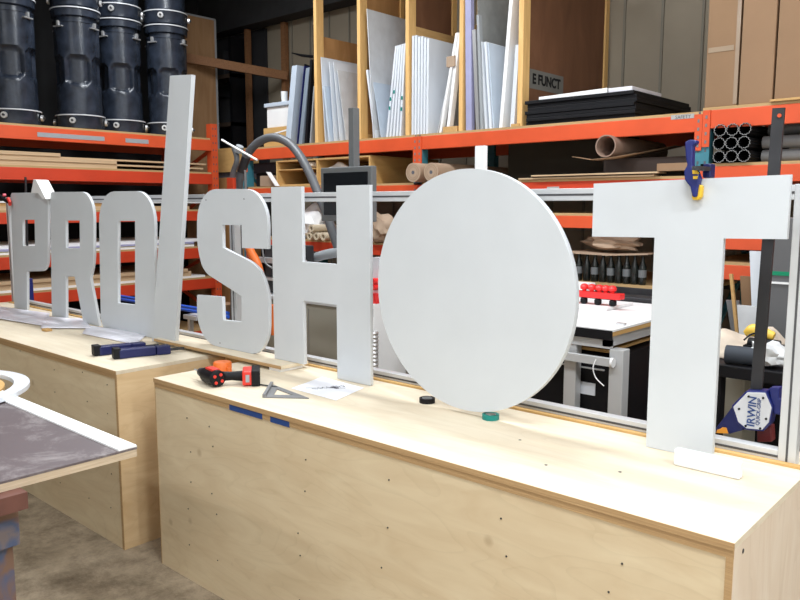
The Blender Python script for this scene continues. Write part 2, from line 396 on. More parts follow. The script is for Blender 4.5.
# S
S_out = [q(197, 189, .17), q(267.5, 189, .17), q(267.5, 249), q(242, 248), q(241.5, 225), q(222, 225), q(222.6, 247.5), q(255, 264, .05), q(268.5, 283, .10), q(268.5, 360, .17), q(197, 341, .17), q(197, 295), q(222, 297), q(223, 320), q(241.5, 322), q(241.5, 296), q(204, 272, .05), q(197, 250, .08)]
sp = rounded(S_out); sp = [(x, max(z, .863)) for x, z in sp]
letter('sign_letter_s', [sp], 'white cut out letter S with two small screw holes')
for (u, v) in ((206, 200), (244, 199), (220, 343)):
    p = PY(u, v, YL)
    so = bpy.data.objects.get('sign_letter_s')
    MB().lathe((p.x, YL-.0005, p.z), [(.004, 0), (.004, .001)], 8, 'y').build('screw_hole', M_ink, so)
# H
HX = (q(272.8, 280)[0], q(302.8, 280)[0], q(336.3, 290)[0], q(370, 290)[0])
hz = 1.683; h1 = q(320, 263)[1]; h0 = q(320, 303)[1]
letter('sign_letter_h', [[(HX[0], .863), (HX[1], .863), (HX[1], h0), (HX[2], h0), (HX[2], .831), (HX[3], .831), (HX[3], hz), (HX[2]+.005, hz), (HX[2]+.005, h1), (HX[1], h1), (HX[1], hz), (HX[0], hz)]], 'white cut out letter H standing between the S and the disc')
# T
tx = (-1.192, -.980, -.772, -.602)
letter('sign_letter_t', [[(tx[1], .831), (tx[2], .831), (tx[2], 1.503), (tx[3], 1.506), (tx[3], 1.683), (tx[0], 1.669), (tx[0], 1.497), (tx[1], 1.50)]], 'white cut out letter T at the right end of the box')
# disc
disc = [(-1.64+.441*math.cos(2*PI*i/128), 1.2875+.441*math.sin(2*PI*i/128)) for i in range(128)]
o = loops_mesh('sign_disc', [disc], .025, M_white, place=2.195, bevel=.0015); tag(o, 'large white round disc standing in for the second O', 'sign letter', G)
# batten behind the disc
a = PY(475, 146, 2.33); c = PY(484.5, 146, 2.33)
tag(MB().box(a.x, c.x, 2.33, 2.35, .846, a.z).build('upright_batten', M_bright, bevel=.001), 'thin white upright batten poking out above the disc', 'batten')
# wedge scrap over the P
t = [PY(31, 194, 2.26), PY(33.5, 180, 2.26), PY(37.5, 188, 2.26), PY(46, 204, 2.26)]
mb = MB(); d = Vector((.05, .10, 0))
t = [PY(31, 193, 2.25), PY(33.5, 179.5, 2.25), PY(36, 180, 2.25), PY(46, 203.5, 2.25), PY(43, 203, 2.25), PY(38, 193, 2.25)]
for p in t: p.z = max(p.z, 1.64)
tag(mb.quadprism(t, (0, .085, 0)).build('foam_scrap', M_bright), 'bent white foam scrap hooked over the top of the P', 'scrap')
# T prop block
a = PZ(676, 469, .83)
mb = MB().box(-.845, -.655, 2.165, 2.195, .8305, .882).build('prop_block', M_bright, bevel=.006); tag(mb, 'white foam prop block lying at the foot of the T', 'block')

# ================================================================== THINGS ON THE NEAR BOX
# drill lying on its side
d0 = PZ(209, 390, .83)
dr = thing('cordless_drill', (-2.66, 1.90, .83), 'red and black cordless drill lying on its side on the near box', 'drill')
H0 = Vector((-2.725, 1.84, .868)); ax = Vector((-.98, .16, 0)).normalized()  # body axis (towards chuck)
MB().tube([H0-ax*.055, H0-ax*.05, H0+ax*.05, H0+ax*.075], [.026, .036, .036, .028], 16).build('motor_housing', M_black, dr, smooth=True)
MB().tube([H0+ax*.076, H0+ax*.085, H0+ax*.12, H0+ax*.128], [.022, .024, .019, .01], 14).build('chuck', M_steeld, dr, smooth=True)
MB().tube([H0+ax*.125, H0+ax*.185], .004, 8).build('drill_bit', M_steel, dr)
mb = MB()
mb.tube([H0-ax*.035+Vector((0, 0, .001)), H0+ax*.02+Vector((0, 0, .001))], .0375, 16)
red = []
for an in range(4):
    a_ = an*PI/2+.6; s_ = Vector((-ax.y, ax.x, 0))
    off = s_*math.cos(a_)*.02+Vector((0, 0, 1))*math.sin(a_)*.02
    MB().tube([H0-ax*.054+off, H0-ax*.058+off], .007, 10).build('red_vent', M_red, dr)
MB().obox(H0+Vector((0, 0, .032)), ax*.035, Vector((-ax.y, ax.x, 0))*.018, (0, 0, .007)).build('red_cover', M_red, dr, bevel=.003)
hd = Vector((.62, .78, 0)).normalized()
HB = H0+hd*.148; HB.z = .866
MB().tube([H0+hd*.02, H0+hd*.08, HB-hd*.02], [.023, .019, .024], 12).build('handle', M_black, dr, smooth=True)
sd = Vector((-hd.y, hd.x, 0))
MB().obox(HB+sd*.0, hd*.022, sd*.055, (0, 0, .031)).build('battery_collar', M_red, dr, bevel=.006)
MB().obox(HB+hd*.034, hd*.018, sd*.060, (0, 0, .034)).build('battery', M_black, dr, bevel=.004)
MB().obox(HB-sd*.056, hd*.008, sd*.002, (0, 0, .016)).build('battery_label', M_grey, dr)
# orange cup
c = PZ(219, 374, .83)
t = thing('orange_cap', (c.x, c.y+.02, .83), 'small orange plastic cap standing behind the drill', 'cap')
MB().lathe((c.x, c.y+.02, .83), [(.038, 0), (.042, .003), (.042, .050), (.038, .055)], 24).build('body', M_orangecup, t, smooth=True)
MB().box(c.x+.03, c.x+.06, c.y+.01, c.y+.03, .84, .865).build('tab', M_orangecup, t, bevel=.003)
# speed square
a = PZ(264, 398, .83); b_ = PZ(309, 399, .83); c = PZ(272, 385, .83)
def tri(a, b_, c, s=1.): 
    g = (a+b_+c)/3; return [g+(p-g)*s for p in (a, b_, c)]
t = thing('speed_square', ((a+b_+c)/3), 'grey metal triangular square lying beside the drill', 'square')
o3 = tri(a, b_, c); i3 = tri(a, b_, c, .45)
mb = MB()
vs = [Vector((p.x, p.y, .8305)) for p in o3+i3]+[Vector((p.x, p.y, .8345)) for p in o3+i3]
fs = []
for i in range(3):
    j = (i+1) % 3
    fs += [(i, j, j+3, i+3), (6+i, 9+i, 9+j, 6+j), (i, 6+i, 6+j, j), (i+3, j+3, 9+j, 9+i)]
mb.add(vs, fs).build('plate', M_pipe, t)
MB().bar(Vector((a.x, a.y, .838)), Vector((c.x, c.y, .838)), .012, .014).build('fence', M_pipe, t)
# pencil/wire between drill and square
a = PZ(256, 384, .835); b_ = PZ(277, 387, .835)
tag(MB().tube([a, b_], .0035, 8).build('drill_driver_bit', M_steeld), 'thin dark steel rod lying between drill and triangular square', 'rod')
# paper with sketch
c4 = [PZ(291, 388.5, .8308), PZ(336, 400.5, .8308), PZ(364, 388, .8308), PZ(322, 377, .8308)]
pp = thing('sketch_sheet', sum(c4, Vector())/4, 'white sheet of paper with a pencil sketch in front of the H', 'paper')
MB().quadprism(c4, (0, 0, .001)).build('sheet', M_paper, pp)
def pl(s, t_): return c4[0]*(1-s)*(1-t_)+c4[1]*s*(1-t_)+c4[2]*s*t_+c4[3]*(1-s)*t_+Vector((0, 0, .0016))
mb = MB()
for k in range(7):
    s0 = .30+.05*k; mb.tube([pl(s0, .25+.09*k), pl(s0+.10, .30+.08*k), pl(s0+.04, .40+.07*k)], .0009, 5)
mb.tube([pl(.2, .2), pl(.75, .72)], .0008, 5)
for k in range(5): mb.tube([pl(.52+.03*k, .55), pl(.55+.03*k, .62), pl(.50+.03*k, .66)], .0014, 5)
mb.build('pencil_sketch', M_ink, pp)
# tape rolls under the disc
def tape(x, y, m, label):
    t = thing('tape_roll', (x, y, .83), label, 'tape roll', 'electrical tape rolls chocking the disc')
    MB().ring((x, y, .8305), .020, .031, 0, .018, 28).build('tape', m, t, smooth=True)
    MB().ring((x, y, .8305), .0175, .020, .0005, .0175, 28).build('core', M_steel if m is M_green else M_grey, t, smooth=True)
p = PZ(428.5, 402, .83); tape(p.x, 2.235, M_black, 'black electrical tape roll wedged under the left of the disc')
p = PZ(496, 417, .83); tape(p.x, 2.19+.02, M_green, 'teal electrical tape roll wedged under the disc bottom')

# ================================================================== THINGS ON THE FAR BOX
def sheet_flat(name, pts, z, m, label, cat='plastic sheet', th=.004, bumpy=.012):
    ps = [PZ(u, v, z) for u, v in pts]; mb = MB(); n = 14
    vs = []; fs = []
    for j in range(n+1):
        for i in range(n+1):
            s, t_ = i/n, j/n
            p = ps[0]*(1-s)*(1-t_)+ps[1]*s*(1-t_)+ps[2]*s*t_+ps[3]*(1-s)*t_
            h = .5+.5*math.sin(9*s+4*t_)*math.cos(7*t_-3*s); vs.append((p.x, p.y, z+th+bumpy*h*random.uniform(.7, 1)*min(1, 6*min(s, 1-s, t_, 1-t_)+.15)))
    for j in range(n):
        for i in range(n): a = j*(n+1)+i; fs.append((a, a+1, a+n+2, a+n+1))
    o = mb.add(vs, fs).build(name, m, smooth=True)
    so = o.modifiers.new('thick', 'SOLIDIFY'); so.thickness = .003
    return tag(o, label, cat)
sheet_flat('plastic_wrap', [(-10, 318), (46, 327), (50, 314), (-12, 306)], .832, M_whitew, 'crumpled white plastic wrap lying at the foot of the P')
sheet_flat('plastic_wrap', [(41, 329), (92, 329), (84, 320), (44, 317)], .832, M_whitew, 'small crumpled white wrap at the foot of the R')
sheet_flat('plastic_wrap', [(82, 334), (136, 345), (148, 334), (88, 326)], .832, M_whitew, 'flat white plastic sheet lying at the foot of the narrow O', bumpy=.006)
p = PZ(47, 331, .83)
tag(MB().box(p.x-.03, p.x+.03, p.y-.02, p.y+.02, .8305, .845).build('wood_offcut', W['pine_y'], bevel=.001), 'tiny wood offcut beside the wrap near the R', 'offcut')
# two navy bar clamps
def bar_clamp(p, q_, label, flip):
    p = Vector(p); q_ = Vector(q_); d = (q_-p).normalized(); s_ = Vector((-d.y, d.x, 0)); t = thing('bar_clamp', (p+q_)/2-Vector((0, 0, .02)), label, 'clamp', 'navy bar clamps lying on the far box')
    L_ = (q_-p).length
    mb = MB(); z = Vector((0, 0, 1))
    pts = [p-s_*.022, p+d*.03-s_*.03, p+d*.10-s_*.022, p+d*L_*.8-s_*.026, p+d*L_*.8+s_*.024, p+d*.12+s_*.024, p+d*.04+s_*.032, p+s_*.026]
    mb.quadprism([x_-z*.019 for x_ in pts], z*.046).build('grip_body', M_navy, t, bevel=.005)
    MB().obox(p+d*.012+z*.009, d*.018, s_*.028, z*.027).build('end_pad', M_black, t, bevel=.004)
    MB().bar(p+d*.08, q_+d*.10, .006, .014).build('steel_bar', M_steeld, t)
    MB().obox(p+d*(L_*.95)-s_*.004+z*.004, d*.035, s_*.026, z*.022).build('jaw', M_navy, t, bevel=.004)
    MB().tube([p+d*L_*.3+z*.018+s_*.01, p+d*L_*.42+z*.024+s_*.012, p+d*L_*.55+z*.017+s_*.012], .006, 8).build('trigger', M_navy, t, smooth=True)
a = PZ(94, 352, .85); b_ = PZ(140, 347, .85)
b_ = b_+(b_-a)*.0; bar_clamp(a, b_, 'navy bar clamp on the far box, the further of the two', 1)
a = PZ(114, 355, .85); b_ = PZ(165, 350, .85)
bar_clamp(a, b_, 'navy bar clamp on the far box, the one nearer the edge', 1)

# ================================================================== CLAMP ON THE T
tc_ = thing('quick_clamp', PY(692, 200, 2.25), 'blue and yellow quick clamp gripping the top of the T', 'clamp')
def yz(u, v, y=2.25): return PY(u, v, y)
prof = [(684.5, 142), (689, 139.5), (696, 140), (696.5, 143), (692.5, 146), (692, 166), (697, 172), (699.5, 178), (698, 186), (696.5, 197), (692, 197), (690, 187), (684.5, 180), (683.5, 171), (687, 165), (685.5, 158)]
MB().quadprism([yz(u, v) for u, v in prof], (0, .026, 0)).build('handle', M_blue, tc_, bevel=.004)
MB().quadprism([yz(u, v, 2.247) for u, v in ((692, 168), (696, 168), (699, 174), (692.5, 174))], (0, .004, 0)).build('trigger_button', M_yellow, tc_)
MB().quadprism([yz(u, v, 2.247) for u, v in ((693, 176), (697.5, 176), (697, 179), (693, 179))], (0, .004, 0)).build('trigger_button', M_yellow, tc_)
MB().quadprism([yz(u, v, 2.258) for u, v in ((691, 193), (698, 184), (702, 186), (701, 197), (698, 200), (692, 200))], (0, .021, 0)).build('jaw_pad', M_yellow, tc_, bevel=.004)
p = yz(700, 172); MB().box(p.x-.012, p.x+.008, 2.22, 2.335, 1.70, 1.712).build('steel_bar', M_steeld, tc_)
p = PY(710, 175, 2.34); MB().box(p.x-.012, p.x+.012, 2.31, 2.35, 1.68, 1.722).build('rear_jaw', M_navy, tc_, bevel=.004)
# small red clamp at left of the P
t = thing('spring_clamp', PY(5, 200, 2.25), 'small red and black clamp gripping the upper left of the P', 'clamp')
MB().tube([PY(-3, 194, 2.24), PY(3, 199, 2.24), PY(9, 202, 2.26)], .014, 8).build('arm', M_black, t, smooth=True)
MB().tube([PY(8, 198, 2.25), PY(10, 202, 2.255), PY(10, 205, 2.26)], .012, 8).build('jaw_pad', M_red, t, smooth=True)
MB().lathe(PY(4.3, 195, 2.235), [(.010, -.01), (.010, .01)], 12, 'y').build('knob', mat('pink_plastic', (.8, .15, .2), .4), t)
# tall bar clamp behind the P
t = thing('tall_bar_clamp', PY(29, 305, 2.52), 'tall blue handled bar clamp standing behind the P', 'clamp', 'tall bar clamps standing behind the letters')
a = PY(25.5, 177, 2.50); b_ = PY(29, 306, 2.50)
MB().bar((a.x, 2.5, a.z), (b_.x, 2.5, .86), .010, .014, (0, 1, 0)).build('steel_bar', M_steeld, t)
MB().box(b_.x-.015, b_.x+.035, 2.455, 2.53, .832, 1.02).build('head', M_blue, t, bevel=.006)

# ================================================================== TALL RATCHET CLAMP AT RIGHT
YC = 2.50
t = thing('tall_bar_clamp', PY(750, 430, YC), 'tall dark bar clamp with a silver head standing behind the frame at right', 'clamp', 'tall bar clamps standing behind the letters')
a = PY(779, 108, YC); b_ = PY(756, 396, YC)
br = MB().bar((a.x, YC, a.z), (b_.x, YC, b_.z), .034, .012, (0, -1, 0)).build('steel_bar', M_steeld, t)
p = PY(779.3, 115.5, YC-.012); MB().lathe((p.x, p.y, p.z), [(.006, 0), (.006, .003)], 12, 'y').build('bolt_hole', M_orange, t)
H_ = [(733, 407), (747, 392.5), (765, 393), (771.5, 408), (768.5, 422.5), (762, 430), (746, 428.5), (738, 422)]
hb = [(731.5, 406), (746, 391), (766, 391.5), (773, 408), (770, 424), (763, 431.5), (745, 430), (736.5, 423)]
MB().quadprism([PY(u, v, YC-.035) for u, v in hb], (0, .05, 0)).build('head_rim', M_blue, t, bevel=.003)
pl_ = MB().quadprism([PY(u, v, YC-.040) for u, v in H_], (0, .006, 0)).build('head_plate', mat('silver_plate', (.62, .63, .66), .45), t, bevel=.002)
for (u, v) in ((748.5, 396.5), (763, 398), (739, 409), (766, 419), (745.5, 426), (760, 428.5)):
    p = PY(u, v, YC-.042); MB().lathe(p, [(.0035, -.001), (.0035, .002)], 10, 'y').build('screw', M_black, t)
MB().quadprism([PY(u, v, YC-.03) for u, v in ((732, 407), (738, 422), (744, 430), (730, 434), (716, 433), (715, 429))], (0, .035, 0)).build('trigger_grip', M_navy, t, bevel=.003)
MB().quadprism([PY(u, v, YC-.034) for u, v in ((716, 433), (717, 430), (720, 429), (722, 427.5), (726, 428), (728, 433.5))], (0, .01, 0)).build('orange_button', mat('orange_rubber', (.85, .33, .03), .5), t)
MB().quadprism([PY(u, v, YC-.02) for u, v in ((769, 388), (779, 388), (779, 399), (785, 401), (785, 416), (774, 414), (771, 402))], (0, .04, 0)).build('jaw_body', M_blue, t, bevel=.003)
MB().quadprism([PY(u, v, YC+.0) for u, v in ((757, 428), (771, 426), (772, 442), (757, 442))], (0, .04, 0)).build('red_pad', mat('dark_red_rubber', (.10, .004, .006), .5), t, bevel=.003)
def vtext(s, u, v, size, bold):
    p = PY(u, v, YC-.0412)
    up = Vector((PY(756, 396, YC).x-PY(779, 108, YC).x, 0, -(1.0))); 
    xdir = Vector((.02, 0, 1)).normalized(); n = Vector((0, -1, 0)); ydir = n.cross(xdir)
    mtx = Matrix((xdir, ydir, n)).transposed().to_4x4(); mtx.translation = p
    text_mesh('lettering', s, size, M_tapeb, mtx, t, bold)
vtext('IRWIN', 752, 411.5, .0335, .0005)
vtext('QUICK-GRIP', 758.5, 412, .0155, .0001)

# ================================================================== LEFT RACK (runs along y, face at x = -7)
XL = -7.0
lr = thing('pallet_rack', (-7.5, 3.5, 0), 'orange pallet rack at far left holding the black drums', 'rack')
Y0, Y1 = 2.05, 4.80
def lpost(y):
    for xx in (XL-.085, -8.0):
        mb = MB().box(xx, xx+.085, y, y+.08, 0, 2.46)
        mb.build('post', M_orange, lr)
        if xx > -7.5:
            hb_ = MB()
            z = .15
            while z < 2.42:
                hb_.box(XL, XL+.0015, y+.018, y+.028, z, z+.018); hb_.box(XL, XL+.0015, y+.052, y+.062, z, z+.018); z += .075
            hb_.build('post_slot', M_ink, lr)
    for z in (.4, 1.1, 1.75, 2.2): MB().bar((XL-.05, y+.04, z), (-7.95, y+.04, z-.35 if z > 1 else z+.3), .03, .03).build('brace', M_orange, lr)
lpost(Y1); lpost(Y0-.08)
LZ = [(2.29, .115, M_orange), (1.93, .11, M_redor), (1.535, .10, M_redor), (1.145, .11, M_redor), (.81, .11, M_redor), (.25, .11, M_redor)]
for z, h, m in LZ:
    MB().box(XL-.045, XL, Y0, Y1, z-h, z).build('beam', m, lr, bevel=.003)
    MB().box(-8.0, -7.955, Y0, Y1, z-h, z).build('beam', m, lr)
    MB().box(-8.0, XL-.002, Y0+.01, Y1-.01, z, z+.018).build('deck', W['deck'], lr)
def on_beam(u0, v0, u1, v1, m, name='beam_label', par=lr):
    a = PX(u0, v0, XL); c = PX(u1, v1, XL)
    MB().box(XL, XL+.002, a.y, c.y, a.z, c.z).build(name, m, par)
for (u0, u1) in ((37, 104), (125, 148)):
    a = PX(u0, 130, XL); c = PX(u1, 130, XL); MB().box(XL, XL+.002, a.y, c.y, 2.205, 2.245).build('beam_label', M_grey, lr)
# stacked boards on the left rack
def board(x0, y0, y1, z0, th, m, label, name='stacked_board', depth=.9, group='boards stored flat on the left rack'):
    return tag(MB().box(x0-depth, x0, y0, y1, z0, z0+th).build(name, m), label, 'board', group)
D = .0005
zt = 1.948
for i, (uu, m, lab) in enumerate(((118, 'board', 'lowest'), (205, 'board', 'second lowest'), (118, 'board', 'middle'), (208, 'board', 'fourth from the bottom'), (62, 'board', 'topmost, short'))):
    y1 = min(PX(uu, 165, XL).y, 4.78); th = (.028, .016, .03, .016, .03)[i]
    board(XL-.02-.012*(i % 2), 2.15, y1, zt+D, th, W[m], 'tan board in the flat pile just under the drum shelf, '+lab+' one'); zt += th+D
zt = 1.553
for i, (uu, m, th, lab) in enumerate(((190, W['board'], .035, 'tan board lying on the second shelf below the drums, lowest'), (150, W['pine_y'], .03, 'tan board lying on the second shelf below the drums, middle'), (206, M_bright, .014, 'long white board topping the pile just above the P, R and O'))):
    board(XL-.02-.015*(i % 2), 2.15, min(PX(uu, 195, XL).y, 4.78), zt+D, th, m, lab); zt += th+D
zt = 1.163
for i, (uu, m, th, lab) in enumerate(((195, M_bright, .02, 'white board lying lowest on the shelf level with the middle of the O'), (190, mat('yellow_edge_board', (.75, .68, .2), .6), .008, 'thin yellow edged board on the shelf level with the middle of the O'), (195, M_lilac, .02, 'dark lilac board on the shelf level with the middle of the O'), (203, M_bright, .03, 'thick white board lying topmost on the shelf level with the middle of the O'))):
    board(XL-.02-.015*(i % 2), 2.15, min(PX(uu, 240, XL).y, 4.78), zt+D, th, m, lab); zt += th+D
zt = .828
for i, (uu, m, th, lab) in enumerate(((206, M_bright, .02, 'white board lying on the low shelf seen between the O and the slash'), (193, W['board'], .05, 'thick tan board on the low shelf seen between slash and S'), (189, W['board'], .03, 'short tan board topping the low shelf pile seen between slash and S'))):
    board(XL-.02-.015*(i % 2), 2.15, min(PX(uu, 270, XL).y, 4.78), zt+D, th, m, lab); zt += th+D

# ================================================================== DRUMS
def drum_at():
    t = thing('plastic_drum', (0, 0, 0), 'x', 'drum', 'black drums stacked two high on the left rack')
    K = .905; R = .222*K; n = 120; rows = [0]
    mb = MB(); zz = [.14+.83*i/46 for i in range(47)]
    for z in zz:
        for j in range(n):
            a = 2*PI*j/n; r = R
            # five hexagonal hand recesses
            s = ((a/(2*PI)*5+.86) % 1-.5)*2*PI*R/5   # arc distance from the recess centre
            hz_ = abs(z-.54); hw = .117; hh = .135-max(0, abs(s)-.07)*.75
            if abs(s) < hw and hz_ < hh:
                e = min((hw-abs(s))/.014, (hh-hz_)/.02, 1); r -= .035*e
            mb.v.append(Vector((r*math.cos(a), r*math.sin(a), z)))
    for i in range(len(zz)-1):
        for j in range(n): mb.f.append((i*n+j, i*n+(j+1) % n, (i+1)*n+(j+1) % n, (i+1)*n+j))
    mb.build('body', M_drum, t, smooth=True)
    MB().lathe((0, 0, 0), [(r_*K, h_) for r_, h_ in [(.225, 0), (.238, .01), (.240, .115), (.246, .122), (.246, .134), (.236, .142), (.2, .145)]], 64).build('base_band', M_drum, t, smooth=True)
    MB().lathe((0, 0, 0), [(r_*K, h_) for r_, h_ in [(.2, .97), (.228, .972), (.228, .985), (.205, .99), (.205, 1.02), (.236, 1.03), (.240, 1.085), (.246, 1.09), (.246, 1.102), (.236, 1.108), (.1, 1.11)]], 64).build('lid_band', M_drum, t, smooth=True)
    for zr_ in (.124, 1.094): MB().ring((0, 0, 0), .2*K, .2485*K, zr_, zr_+.010, 64).build('rim', mat('worn_pale_rim', (.62, .63, .66), .35) if 'worn_pale_rim' not in bpy.data.materials else bpy.data.materials['worn_pale_rim'], t, smooth=True)
    for an in (-.75, .9, 2.7, -2.2):
        c = Vector((.23*math.cos(an), .23*math.sin(an), .075)); n_ = Vector((math.cos(an), math.sin(an), 0))
        w = MB().tube([c-n_*.006, c+n_*.012], .028, 16).build('washer', M_steel, t)
        MB().tube([c+n_*.012, c+n_*.028], .011, 8).build('bolt', M_steeld, w)
        c = Vector((.212*math.cos(an-.5), .212*math.sin(an-.5), .93)); n_ = Vector((math.cos(an-.5), math.sin(an-.5), 0)); s_ = Vector((-n_.y, n_.x, 0))
        l = MB().obox(c, s_*.05, n_*.012, (0, 0, .005)).build('latch', M_steel, t)
        MB().obox(c+Vector((0, 0, .03)), s_*.01, n_*.012, (0, 0, .02)).build('latch_pin', M_steel, l)
    return t
def projx(p):
    d = Vector(p)-Vector((0, 0, EYE)); w = d.dot(cf); return 400+F*d.dot(cr)/w
GROUND[0] = False; dr0 = drum_at(); GROUND[0] = True; first = True; nm = ['leftmost', 'second from left', 'third from left', 'rightmost']
spots = []
for ur, XD in ((28, -7.27), (104, -7.25), (145, -7.35), (191, -7.23)):
    y = 2.0
    while projx((XD+cr.x*.228, y+cr.y*.228, 2.4)) < ur: y += .005
    spots.append((XD, y))
spots[0] = (-7.27, spots[1][1]-.60)
for i, (XD, y) in enumerate(spots):
    for lev in (0, 1):
        loc = (XD, y, 2.309+lev*1.112-(.0 if lev == 0 else 0)); lab = ('lower' if lev == 0 else 'upper')+' black plastic drum, '+nm[i]+' stack on the orange rack'
        if lev and 2.309+lev*1.112+1.11 > CZ: pass
        if first: dr0.location = loc; dr0['label'] = lab; WL[dr0] = Vector(loc); first = False
        else: dup(dr0, loc, lab)

# ================================================================== RIGHT RACK (runs along x, face at y = 4.8)
YR = 4.8
rr = thing('pallet_rack', (-3, 5.3, 0), 'long orange and teal pallet rack behind the letters holding white sheets', 'rack')
XP = [-6.42, -4.095, -1.785, .68]
for xp in XP:
    for yy in (YR, YR+1.02):
        MB().box(xp-.045, xp+.045, yy, yy+.075, 0, 2.145).build('post', M_teal, rr)
    hb_ = MB(); z = .2
    while z < 2.15:
        for dx in (-.022, .022): hb_.box(xp+dx-.006, xp+dx+.006, YR-.001, YR, z, z+.02)
        z += .075
    hb_.build('post_slot', M_ink, rr)
    MB().bar((xp, YR+.06, .5), (xp, YR+1.0, 1.2), .03, .03, (1, 0, 0)).build('brace', M_teal, rr)
    MB().bar((xp, YR+.06, 1.9), (xp, YR+1.0, 1.2), .03, .03, (1, 0, 0)).build('brace', M_teal, rr)
def bay(i, levels):
    x0, x1 = XP[i]+.046, XP[i+1]-.046
    for z, h, m, dk in levels:
        MB().box(x0, x1, YR-.004, YR+.04, z-h, z).build('beam', m, rr, bevel=.003)
        MB().box(x0, x1, YR+1.05, YR+1.09, z-h, z).build('beam', m, rr)
        for xa in (XP[i]+.001, XP[i+1]-.046):
            w = (xa, xa+.045)
            cp = MB().box(w[0], w[1], YR-.010, YR-.002, z-.22, z).build('beam_connector', m, rr)
            hb_ = MB()
            for k in range(4): hb_.box((w[0]+w[1])/2-.006, (w[0]+w[1])/2+.006, YR-.0115, YR-.010, z-.20+k*.05, z-.18+k*.05)
            hb_.build('connector_slot', M_pipe, cp)
        if dk: MB().box(x0-.05, x1+.05, YR+.0, YR+1.08, z+.0005, z+.018).build('deck', W['deck'], rr)
bay(0, [(2.155, .105, M_orange, 1), (1.765, .10, M_orange, 1), (1.255, .09, M_redor, 1), (.7, .1, M_redor, 1), (.2, .1, M_redor, 0)])
bay(1, [(2.155, .105, M_orange, 1), (1.765, .08, M_redor, 1), (1.525, .085, M_orange, 1), (1.05, .08, M_steeld, 1), (.4, .1, M_redor, 1)])
bay(2, [(2.175, .11, M_orange, 1), (1.835, .10, M_orange, 1), (1.445, .115, M_orange, 1), (1.235, .09, M_orange, 1), (.5, .1, M_redor, 1)])
M_pale = mat('worn_grey_label', (.42, .41, .40), .6)
DK1, DK2, DK3 = 2.1735, 1.7835, 2.1935
for (u0, v0, u1, v1) in ((547, 186.8, 559, 190), (671, 115.3, 694, 118)):
    a = PY(u0, v0, YR-.006); c = PY(u1, v1, YR-.006); MB().box(a.x, c.x, YR-.006, YR-.004, a.z, c.z).build('beam_label', M_pale, rr)
a = PY(672, 116.5, YR-.007)
text_mesh('beam_lettering', 'SAFETY', .03, M_ink, Matrix(((1, 0, 0, a.x+.07), (0, 0, -1, YR-.0062), (0, 1, 0, a.z-.008), (0, 0, 0, 1))), rr)

# ------------------------------------------------------------------ dividers
DX = [(-5.37, -5.332), (-4.81, -4.772), (-4.25, -4.213), (-3.695, -3.658), (-3.155, -3.112)]
names = ['leftmost', 'second from left', 'third from left', 'fourth from left', 'rightmost']
for i, (x0, x1) in enumerate(DX):
    t = thing('timber_divider', ((x0+x1)/2, YR+.5, DK1), names[i]+' timber and plywood divider between the white sheets on the orange rack', 'divider', 'timber dividers on the orange rack')
    top = CZ-.02
    MB().box(x0, x1, YR+.02, YR+.11, DK1, top).build('front_post', W['pine'], t, bevel=.002)
    MB().box(x0, x1, YR+(1.0 if i < 4 else 1.28), YR+(1.08 if i < 4 else 1.34), DK1, top).build('rear_post', W['pine'], t)
    MB().box(x0, x1, YR+.11, YR+1.0, DK1+.001, DK1+.05).build('bottom_rail', W['pine_y'], t)
    if i == 0:
        MB().box(x0+.01, x0+.022, YR+.11, YR+1.0, DK1+.05, 3.14).build('plywood_panel', W['ply_brown'], t)
    elif i == 1:
        MB().box(x0+.01, x0+.022, YR+.11, YR+1.0, DK1+.05, top).build('plywood_panel', W['ply_brown'], t)
        MB().box(x0+.022, x1, YR+.55, YR+.6, DK1+.05, top).build('middle_post', W['pine'], t)
    elif i == 2:
        MB().box(x0, x1, YR+.11, YR+1.0, 2.96, 3.06).build('middle_rail', W['pine_y'], t)
        MB().box(x0+.01, x0+.022, YR+.11, YR+.62, 3.06, top).build('plywood_panel', W['ply_dark'], t)
        MB().box(x0+.0, x1, YR+.60, YR+.66, 3.06, top).build('middle_post', W['pine'], t)
        MB().box(x0+.01, x0+.022, YR+.11, YR+1.0, DK1+.05, 2.6).build('plywood_panel', W['ply_brown'], t)
    elif i == 3:
        MB().box(x0, x1, YR+.11, YR+1.0, 2.9, 3.0).build('middle_rail', W['pine_y'], t)
    else:
        MB().box(x0+.01, x1-.012, YR+.11, YR+1.27, DK1+.05, 3.35).build('plywood_panel', W['ply_dark'], t)
        MB().box(x0, x1, YR+.11, YR+1.0, 3.35, 3.42).build('middle_rail', W['ply_dark'], t)
        MB().box(x0+.02, x1-.01, YR+.75, YR+.79, 3.42, top).build('middle_post', W['pine'], t)
        a = PX(530, 72, x1-.010)
        s_ = MB().box(x1-.0119, x1-.0105, YR+.13, YR+.62, 2.46, 2.60).build('sign_strip', mat('faded_grey_sticker', (.15, .145, .13), .6), t)
        text_mesh('sign_lettering', 'E FUNCT', .10, M_black, Matrix(((0, 0, 1, x1-.0095), (1, 0, 0, YR+.37), (0, 1, 0, 2.53), (0, 0, 0, 1))), t, .004)

# ------------------------------------------------------------------ white sheets standing on the rack
YS = YR+.05
def slab(name, ub, vb, ut, vt, thk, d, m, label, y=YS, group='sheets standing on edge in the orange rack', cat='sheet', zt=None, floor=None):
    fl = DK1 if floor is None else floor
    a = PY(ub, vb, y); c = PY(ut, vt, y)
    za = fl+.001; zc = c.z if zt is None else zt
    pts = [(a.x, y, za), (a.x+thk, y, za), (c.x+thk, y, zc), (c.x, y, zc)]
    return tag(MB().quadprism(pts, (0, d, 0)).build(name, m), label, cat, group)
bays = 'first', 'second', 'third', 'fourth'
